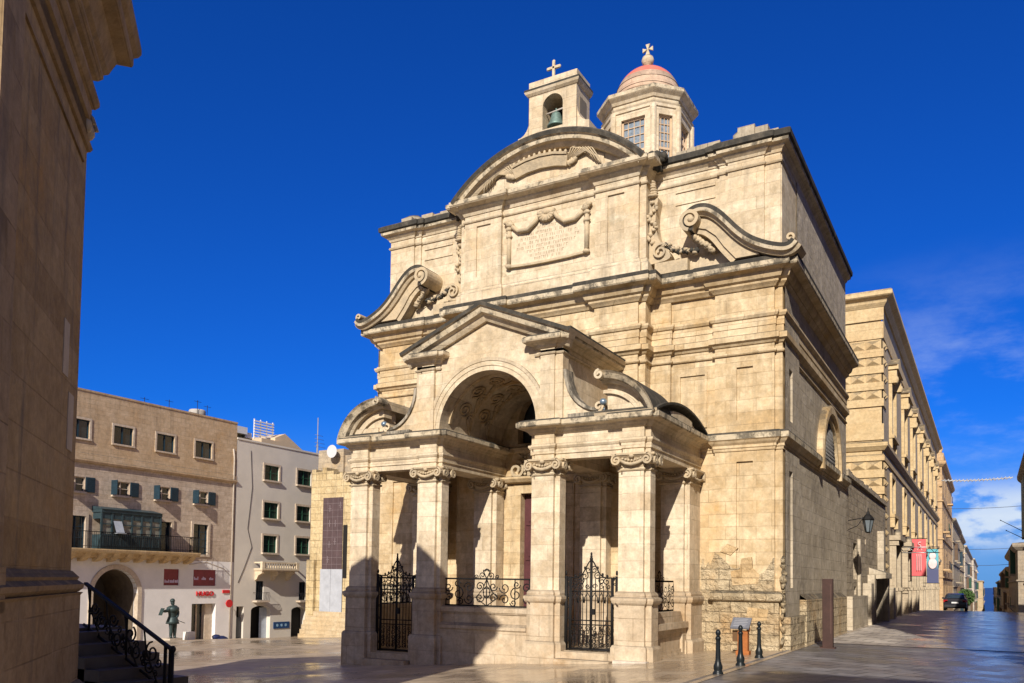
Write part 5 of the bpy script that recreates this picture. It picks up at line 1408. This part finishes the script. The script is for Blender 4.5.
for i, (a, b) in enumerate(up_w):
    m = MB()
    for y in (a-.35, b+.02): m.box(XA, XA+.18, y, y+.33, 10.2, 14.1)
    for y in (a-.4, b-.05): m.box(XA, XA+.45, y, y+.45, 14.1, 14.9); m.blob((XA+.35,y+.2,14.3), .2,.2,.3, 8, 6)
    m.box(XA, XA+.55, a-.5, b+.5, 14.9, 15.15); m.prism([(a-.6,15.15),(b+.6,15.15),((a+b)/2,15.9)], XA, XA+.5, 'yz')
    m.box(XA, XA+.30, a-.4, b+.4, 10.8, 11.0)
    m.build('window_surround', AS, AU)
    m = MB(); frame_y(m, XA, a+.2, b-.2, 6.3, 8.5, .25, .12, .15)
    for y in (a, b-.3): m.box(XA, XA+.25, y, y+.3, 5.5, 6.1)
    m.build('window_surround', AS, AU)
    m = MB()
    for y in (a-.45, b+.05): m.box(XA, XA+.35, y, y+.4, -1.5, 4.4); m.box(XA, XA+.45, y-.06, y+.46, 1.7, 1.9); m.box(XA, XA+.5, y-.06, y+.46, 4.4, 4.7)
    m.box(XA, XA+.6, a-.6, b+.6, 4.7, 4.98); m.blob((XA+.3,(a+b)/2,5.1), .2,.5,.3)
    m.build('door_surround', AG, AU)
    win_y(AU, XA-.1, a, b, 11.0, 14.2, TEALD, AG, 2, 4); win_y(AU, XA-.1, a+.2, b-.2, 6.3, 8.5, TEALD, AG, 2, 3)
m = MB()                                                            # lattice gantry over the doors
for (x, z) in ((-4.8,4.1),(-4.8,4.45)): m.tube([(x+.05,58,z),(x+2.3,58,z)], .03, 5)
for k in range(8): x = -4.75+.28*k; m.tube([(x,58,4.1 if k % 2 else 4.45),(x+.28,58,4.45 if k % 2 else 4.1)], .018, 4)
m.build('lattice_bracket', plain('alu_truss', (0.45,0.45,0.45), .4, .1, metal=.6), AU)
def banner(name, x0, x1, z0, z1, y, mat, label, extra):
    B = thing(name, label, 'banner', ((x0+x1)/2, y, z0), None)
    MB().box(x0, x1, y-.012, y+.012, z0, z1).build('cloth', mat, B)
    for z in (z0-.02, z1+.03): MB().tube([(-4.9,y,z),(x1+.08,y,z)], .03, 5).build('pole', IRON, B)
    m = extra(); o2 = m.build('print', plain(name+'_print', (0.80,0.62,0.62) if 'red' in label else (0.75,0.72,0.70), .6), B)
def red_extra():
    m = MB(); y = 68.9
    for z, w_ in ((5.2,.10),(5.02,.10),(4.84,.10)): m.box(-4.12,-3.92,y-.07,y-.06,z,z+.05)
    m.box(-4.12,-4.08,y-.07,y-.06,5.02,5.25); m.box(-3.96,-3.92,y-.07,y-.06,4.84,5.07)
    for x in (-4.22,-4.08,-3.95): m.box(x,x+.035,y-.07,y-.06,3.15,4.35)
    return m
banner('banner', -4.55, -3.60, 2.75, 5.45, 69, plain('coral_red_cloth', (0.72,0.13,0.14), .7, .06), 'tall coral red banner with pale vertical lines hanging from the palace front', red_extra)
_q = bpy.data.objects['banner']; _q.location.y = 64.5; _q.location.z = 2.72; _q.scale = (.95,)*3
def blue_extra():
    m = MB(); m.blob((-4.0,79.92,4.6), .28,.03,.32, 10, 8); m.blob((-4.0,79.92,3.95), .36,.03,.45, 10, 8); return m
mb_ = M('teal_photo_cloth', .7); gz = mb_.n('ShaderNodeSeparateXYZ'); mb_.l(mb_.pos, gz.inputs[0])
mb_.base(mb_.mix(mb_.rng(gz.outputs['Z'], 3.4, 4.3), (0.09,0.10,0.20), (0.14,0.45,0.52)))
banner('banner', -4.45, -3.55, 2.3, 5.2, 80, mb_.mat, 'teal and navy picture banner hanging on the palace beyond the red banner', blue_extra)

# ================================================================== houses along the street, falling towards the sea
BRJ = plain('brown_joinery', (0.12,0.075,0.045), .6)
def street_house(label, side, y0, y1, xf, z0, z1, mat, floors, dx, seed, balc=True, fin=False, group='houses along the left side of the street'):
    r = random.Random(seed)
    H = thing('town_house', label, 'house', (xf, (y0+y1)/2, z0), group)
    s = 1 if side == 'L' else -1                                    # facing +x on the left, -x on the right
    n = max(2, int((y1-y0)/dx)); fh = (z1-z0)/floors; holes = []; bal = []
    for f in range(floors):
        for k in range(n):
            yc = y0+(y1-y0)*(k+.5)/n; za = z0+fh*f+fh*.22
            holes.append((yc-.55, yc+.55, za, za+fh*.58, .3)); bal.append((yc, za, f))
    m = MB(); m.pwall('y', y0, y1, z0-3, z1, xf, holes, inw=s, bmat=1)
    a, b = sorted((xf-s*.4, xf-s*12)); m.box(a, b, y0+.01, y1-.01, z0-3, z1)
    e0, e1 = sorted((xf, xf-s*.4)); m.box(e0+.004, e1-.004, y0, y0+.15, z0-3, z1); m.box(e0+.004, e1-.004, y1-.15, y1, z0-3, z1)
    m.build('wall', [mat, DARK], H)
    m = MB(); P = [(xf-s*3,y0),(xf,y0),(xf,y1)] if s > 0 else [(xf,y1),(xf,y0),(xf+3,y0)]
    m.sweep(P, [(-.1,z1-.5),(.1,z1-.45),(.4,z1-.15),(.45,z1),(.45,z1+.2),(-.3,z1+.3)])
    for f in range(1, floors): m.sweep(P, [(-.1,z0+fh*f-.1),(.14,z0+fh*f-.06),(.14,z0+fh*f+.08),(-.1,z0+fh*f+.1)])
    m.build('cornice', mat, H)
    if balc:
        for (yc, za, f) in bal:
            if f and r.random() < .38:
                m = MB(); d = r.uniform(.5,.75); a, b = sorted((xf, xf+s*d)); m.box(a, b, yc-.9, yc+.9, za-.2, za)
                a, b = sorted((xf, xf+s*(d-.05)))
                closed = r.random() < .4
                if closed: m.box(a, b, yc-.8, yc+.8, za, za+fh*.75, 1); m.box(a-.03, b+.03, yc-.85, yc+.85, za+fh*.75, za+fh*.8, 1)
                else:
                    for q in range(9): y = yc-.85+1.7*q/8; m.tube([(xf+s*(d-.06),y,za),(xf+s*(d-.06),y,za+.95)], .02, 4, 1)
                    m.tube([(xf+s*(d-.06),yc-.85,za+.95),(xf+s*(d-.06),yc+.85,za+.95)], .03, 4, 1)
                m.build('timber_balcony', [mat, r.choice((GRN, BRJ, BRJ, TEAL))], H)
    if fin:
        m = MB(); x, y = xf-s*.3, y0+.4
        m.sweep(P, [(-.2,z1+.2),(.2,z1+.25),(.2,z1+1.2),(-.2,z1+1.2)]); m.lathe((x,y,z1+1.2), [(.4,0),(.3,.2),(.45,.6),(.3,1.0),(.1,1.2),(.2,1.5),(.02,1.9)], 10)
        m.build('corner_finial', mat, H)
    return H
H1 = stone('street_gold_stone', (0.46,0.35,0.21), (0.58,0.46,0.30), streak=.3); H2 = stone('street_orange_stone', (0.52,0.33,0.16), (0.62,0.44,0.26), streak=.3)
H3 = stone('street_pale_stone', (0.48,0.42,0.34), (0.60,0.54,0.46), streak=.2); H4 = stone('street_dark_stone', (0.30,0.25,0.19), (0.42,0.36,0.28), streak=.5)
street_house('tall orange stone corner house with a finial, next beyond the golden palace', 'L', 113, 146, -4.55, -1.5, 17.0, H2, 4, 4.5, 1, True, True)
street_house('dark weathered house with timber balconies beyond the corner finial', 'L', 148, 186, -4.5, -5, 12.6, H4, 5, 5, 2)
street_house('narrow gold stone house with balconies halfway down the street', 'L', 188, 226, -4.6, -9, 12.6, H1, 6, 5, 3)
street_house('pale grey house with many balconies further down the street on the left', 'L', 228, 330, -4.4, -14, 11.8, H3, 7, 8, 4)
street_house('pale house beyond the bushy tree, low on the left', 'L', 340, 470, -3.9, -24, 12, H3, 9, 11, 5)
street_house('small cream house at the far left end of the street by the sea', 'L', 480, 640, -1.6, -34, 5, H1, 9, 14, 6)
GR_ = 'houses along the right side of the street'
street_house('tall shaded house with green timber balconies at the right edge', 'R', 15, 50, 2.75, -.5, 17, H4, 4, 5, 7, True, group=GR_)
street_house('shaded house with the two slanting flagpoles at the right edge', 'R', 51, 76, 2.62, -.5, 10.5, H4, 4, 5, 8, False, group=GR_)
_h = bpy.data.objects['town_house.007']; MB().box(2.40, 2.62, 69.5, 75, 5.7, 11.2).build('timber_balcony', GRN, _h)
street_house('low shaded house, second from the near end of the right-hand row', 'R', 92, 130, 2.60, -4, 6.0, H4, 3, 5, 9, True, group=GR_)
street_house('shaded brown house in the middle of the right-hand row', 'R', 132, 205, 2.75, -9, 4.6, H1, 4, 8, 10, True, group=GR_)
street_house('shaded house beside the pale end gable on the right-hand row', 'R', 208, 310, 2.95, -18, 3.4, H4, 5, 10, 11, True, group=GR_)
street_house('last and smallest house on the right, beside the strip of sea', 'R', 315, 520, 3.4, -28, 1.8, H1, 7, 16, 12, True, group=GR_)
# tall house behind the viewer's right shoulder: shades the near roadway
BK = thing('town_house', 'tall stone house on the near side of the road, shading the roadway', 'house', (2.4, -10, 0), 'houses facing the crossing')
m = MB(); m.pwall('y', -30, -6.2, -1, 15.2, 2.4, [(-28+4*k,-26.6+4*k,z,z+2,.3) for k in range(5) for z in (2,6,10)], inw=-1, bmat=1); m.box(2.8, 22, -30, -6.2, -1, 15.2); m.box(2.4,2.8,-6.5,-6.2,-1,15.2); m.build('wall', [H1, DARK], BK)
m = MB(); m.sweep([(2.4,-6.2),(2.4,-30)][::-1] and [(22,-6.2),(2.4,-6.2),(2.4,-30)][::-1], [(-.1,14.6),(.1,14.7),(-.1,14.75)]); m.build('cornice', H1, BK)

# ================================================================== street furniture
BOL = plain('bollard_paint', (0.014,0.018,0.02), .38, .2, 10, metal=.2)
def bollard():
    o = MB(); o.lathe((0,0,-.1), [(.13,0),(.13,.10),(.115,.13),(.09,.16),(.105,.20),(.105,.26),(.08,.31),(.065,.36),(.06,.42),(.05,.75),(.055,.79),(.065,.80),(.065,.83),(.05,.85)], 16)
    return o
pts_ = [(-4.62,16.36),(-4.70,18.4),(-4.82,20.63)]
labs = ['dark iron bollard on the pavement edge, nearest the viewer of the three','dark iron bollard in front of the orange lectern, middle one of the three','dark iron bollard furthest from the viewer, nearest the church corner']
first = None
for (x, y), lb in zip(pts_, labs):
    if first is None:
        r0 = thing('bollard', lb, 'bollard', (x, y, zg(x, y)), 'bollards along the pavement edge')
        bollard().build('post', BOL, r0, local=True)
        k_ = MB(); k_.lathe((0,0,-.1), [(.045,.85),(.035,.87),(.06,.90),(.062,.94),(.04,.985),(.005,1.0)], 14); k_.build('knob', BOL, r0, local=True)
        r0.scale = (.84, .84, .97); first = r0
    else:
        c = copy_tree(first); c.location = (x, y, zg(x, y)); c['label'] = lb
LE = thing('lectern', 'orange-brown lectern with a tilted grey information plate by the church wall', 'information board', (-5.5, 21.7, zg(-5.5,21.7)))
ORG = plain('rusty_orange_steel', (0.36,0.12,0.03), .65, .25, 5)
m = MB(); m.box(-.10,.16,-.09,.09,-.1,.62); m.box(-.14,.2,-.12,.12,-.1,.10); m.lathe((.16,0,.6), [(.05,0),(.05,.1),(.02,.12)], 8); m.build('post', ORG, LE, local=True, bevel=.01)
m = MB(); m.add([(-.26,-.20,.70),(.22,-.20,.70),(.22,.12,.95),(-.26,.12,.95),(-.26,-.18,.66),(.22,-.18,.66),(.22,.14,.91),(-.26,.14,.91)], [(0,1,2,3),(4,7,6,5),(0,4,5,1),(1,5,6,2),(2,6,7,3),(3,7,4,0)])
pt = m.build('plate', plain('grey_plate', (0.16,0.17,0.20), .4, .15), LE, local=True)
m = MB()
for k in range(5): f = .15+.16*k; m.add([(-.2,-.20+.32*f,.705+.25*f),(.12+.02*(k%3),-.20+.32*f,.705+.25*f),(.12+.02*(k%3),-.20+.32*(f+.05),.705+.25*(f+.05)),(-.2,-.20+.32*(f+.05),.705+.25*(f+.05))], [(0,1,2,3)])
m.build('plate_print', plain('pale_plate_text', (0.32,0.33,0.36), .5), pt, local=True)
m = MB(); m.box(-.24,-.06,-.05,.0,.33,.62); m.build('side_plate', plain('brown_plate', (0.13,0.07,0.03), .6), LE, local=True)
PY = thing('pylon', 'tall narrow rust brown pylon standing beside the church side wall', 'information pylon', (-3.9, 24.9, zg(-3.9,24.9)))
RUS = plain('rust_steel', (0.055,0.026,0.02), .6, .3, 3)
m = MB(); m.box(-.14,.14,-.09,.09,-.1,1.95); m.build('panel', RUS, PY, local=True, bevel=.008)
m = MB()
m.box(.07,.10,-.0935,-.0905,.4,1.8); m.build('panel_print', plain('faded_print', (0.085,0.045,0.035), .6), PY, local=True)
m = MB(); m.box(-.2,.2,-.14,.14,-.1,.03); m.build('foot', RUS, PY, local=True)

# ================================================================== car at the crest of the street
CX, CYY = -2.27, 78.0
CR = thing('car', 'dark car seen from behind at the crest of the street', 'car', (CX, CYY, zg(CX, CYY)))
PAINT = plain('dark_car_paint', (0.02,0.02,0.026), .25, .1, spec=.6); 
def sec(y, w_, z0, zs, wt, zt):
    return [(-w_,y,z0),(-w_*1.02,y,(z0+zs)/2),(-w_,y,zs),(-wt,y,zt),(wt,y,zt),(w_,y,zs),(w_*1.02,y,(z0+zs)/2),(w_,y,z0)]
m = MB(); m.rings([sec(0,.78,.30,.75,.74,.82), sec(.12,.86,.22,.92,.70,1.02), sec(.55,.88,.2,.95,.62,1.36), sec(1.2,.89,.2,.93,.60,1.45), sec(2.2,.89,.2,.92,.60,1.43), sec(2.9,.88,.2,.92,.70,1.0), sec(3.9,.85,.22,.82,.70,.88), sec(4.1,.75,.3,.66,.6,.72)], smooth=False)
m.build('body', PAINT, CR, local=True, bevel=.04)
m = MB(); m.add([(-.60,.16,1.04),(.60,.16,1.04),(.54,.50,1.33),(-.54,.50,1.33)], [(0,1,2,3)]); m.v = [(x, y-.03, z+.015) for x, y, z in m.v]; m.build('rear_window', GLASS, CR, local=True)
for s in (-1, 1):
    m = MB(); m.add([(s*.80,.62,.98),(s*.83,2.7,.98),(s*.65,2.2,1.38),(s*.64,.8,1.38)], [(0,1,2,3)]); m.v = [(x+s*.04, y, z) for x, y, z in m.v]; m.build('side_window', GLASS, CR, local=True)
    m = MB(); a, b = sorted((s*.55, s*.86)); m.box(a, b, .0, .06, .72, .90); m.build('tail_light', plain('tail_light_red', (0.35,0.01,0.012), .2), CR, local=True)
    m = MB(); a, b = sorted((s*.9, s*1.06)); m.box(a, b, 2.5, 2.6, .95, 1.08); m.build('wing_mirror', PAINT, CR, local=True)
    for y in (.75, 3.3):
        m = MB(); m.prism(arc(y,.32,.32,0,360,18)[:-1], *sorted((s*.68, s*.88)), 'yz'); wq = m.build('wheel', plain('tyre', (0.02,0.02,0.02), .9), CR, local=True)
        m = MB(); m.prism(arc(y,.32,.2,0,360,14)[:-1], *sorted((s*.87, s*.895)), 'yz'); m.build('rim', plain('alloy', (0.4,0.4,0.42), .3, metal=.8), wq, local=True)
m = MB(); m.box(-.26,.26,-.03,.02,.62,.74); m.build('number_plate', plain('plate_white', (0.7,0.7,0.7), .4), CR, local=True)
m = MB(); m.box(-.8,.8,-.06,.1,.32,.5); m.build('bumper', plain('bumper_black', (0.03,0.03,0.035), .5), CR, local=True)

# tree down the street
TR = thing('tree', 'small bushy green tree standing in the street beyond the car', 'tree', (-2.0, 104, zg(-2,104)))
m = MB(); m.tube([(-2,104,zg(-2,104)-.2),(-2.05,104,.2),(-1.9,104.1,1.0)], .12, 7, r2=.06)
for k in range(5): a = k*1.3; m.tube([(-1.95,104,.2),(-1.95+.4*cos(a),104+.4*sin(a),1.1)], .04, 5, r2=.015)
m.build('trunk', plain('bark', (0.12,0.08,0.05), .9), TR)
m = MB(); rl = random.Random(4)
for k in range(1100):
    q = Vector((rl.gauss(0,1), rl.gauss(0,1), rl.gauss(0,1))).normalized()*(rl.random()**.4)
    c = Vector((-1.95+q.x*.85, 104+q.y*.85, .85+q.z*.95)); d = Vector((rl.uniform(-1,1),rl.uniform(-1,1),rl.uniform(-1,1))).normalized(); e = d.orthogonal()*.11
    m.add([c-d*.13, c+e*.6, c+d*.13, c-e*.6], [(0,1,2,3)])
m.build('crown', plain('leaf_green', (0.05,0.10,0.025), .7, .5, 4), TR)

# lines across the street
WIRE = plain('pale_wire', (0.45,0.45,0.45), .6); WIRD = plain('dark_wire', (0.05,0.05,0.06), .6)
def cable(y, z, sag, r, mat, label, bulbs=False):
    P = [(-4.6+7.4*k/20, y, z-sag*(1-((k-10)/10)**2)) for k in range(21)]
    m = MB(); m.tube(P, r, 5)
    if bulbs:
        for k in range(1, 75): x = -4.5+.098*k; t = (x+4.6)/7.4*2-1; m.blob((x, y+.05*(k%3-1), z-sag*(1-t*t)-.12+.08*(k%4)), .07,.07,.07, 5, 4)
    tag(m.build('street_garland' if bulbs else 'overhead_cable', mat), label, 'garland' if bulbs else 'cable')
cable(112, 14.75, .15, .06, WIRE, 'pale bulb garland strung high across the street', True)
cable(85, 9.15, .12, .02, WIRD, 'thin dark cable across the street just under the garland')
cable(100, 6.1, .15, .022, WIRD, 'thin dark cable low over the street, upper of the lower pair')
cable(120, 4.9, .2, .026, WIRD, 'thin dark cable lowest over the street, in front of the sea')
for i, (z, l) in enumerate(((6.2, 'upper thin flagpole slanting out from the right-hand house'), (5.6, 'lower thin flagpole slanting out from the right-hand house'))):
    m = MB(); m.tube([(2.6,74-i,z),(1.0+.35*i,74-i,z+.95-.25*i)], .03, 6, r2=.02); m.blob((1.0+.35*i,74-i,z+.95-.25*i), .045,.045,.045)
    m.build  # noqa
    tag(m.build('flagpole', WIRD), l, 'flagpole', 'flagpoles on the right')
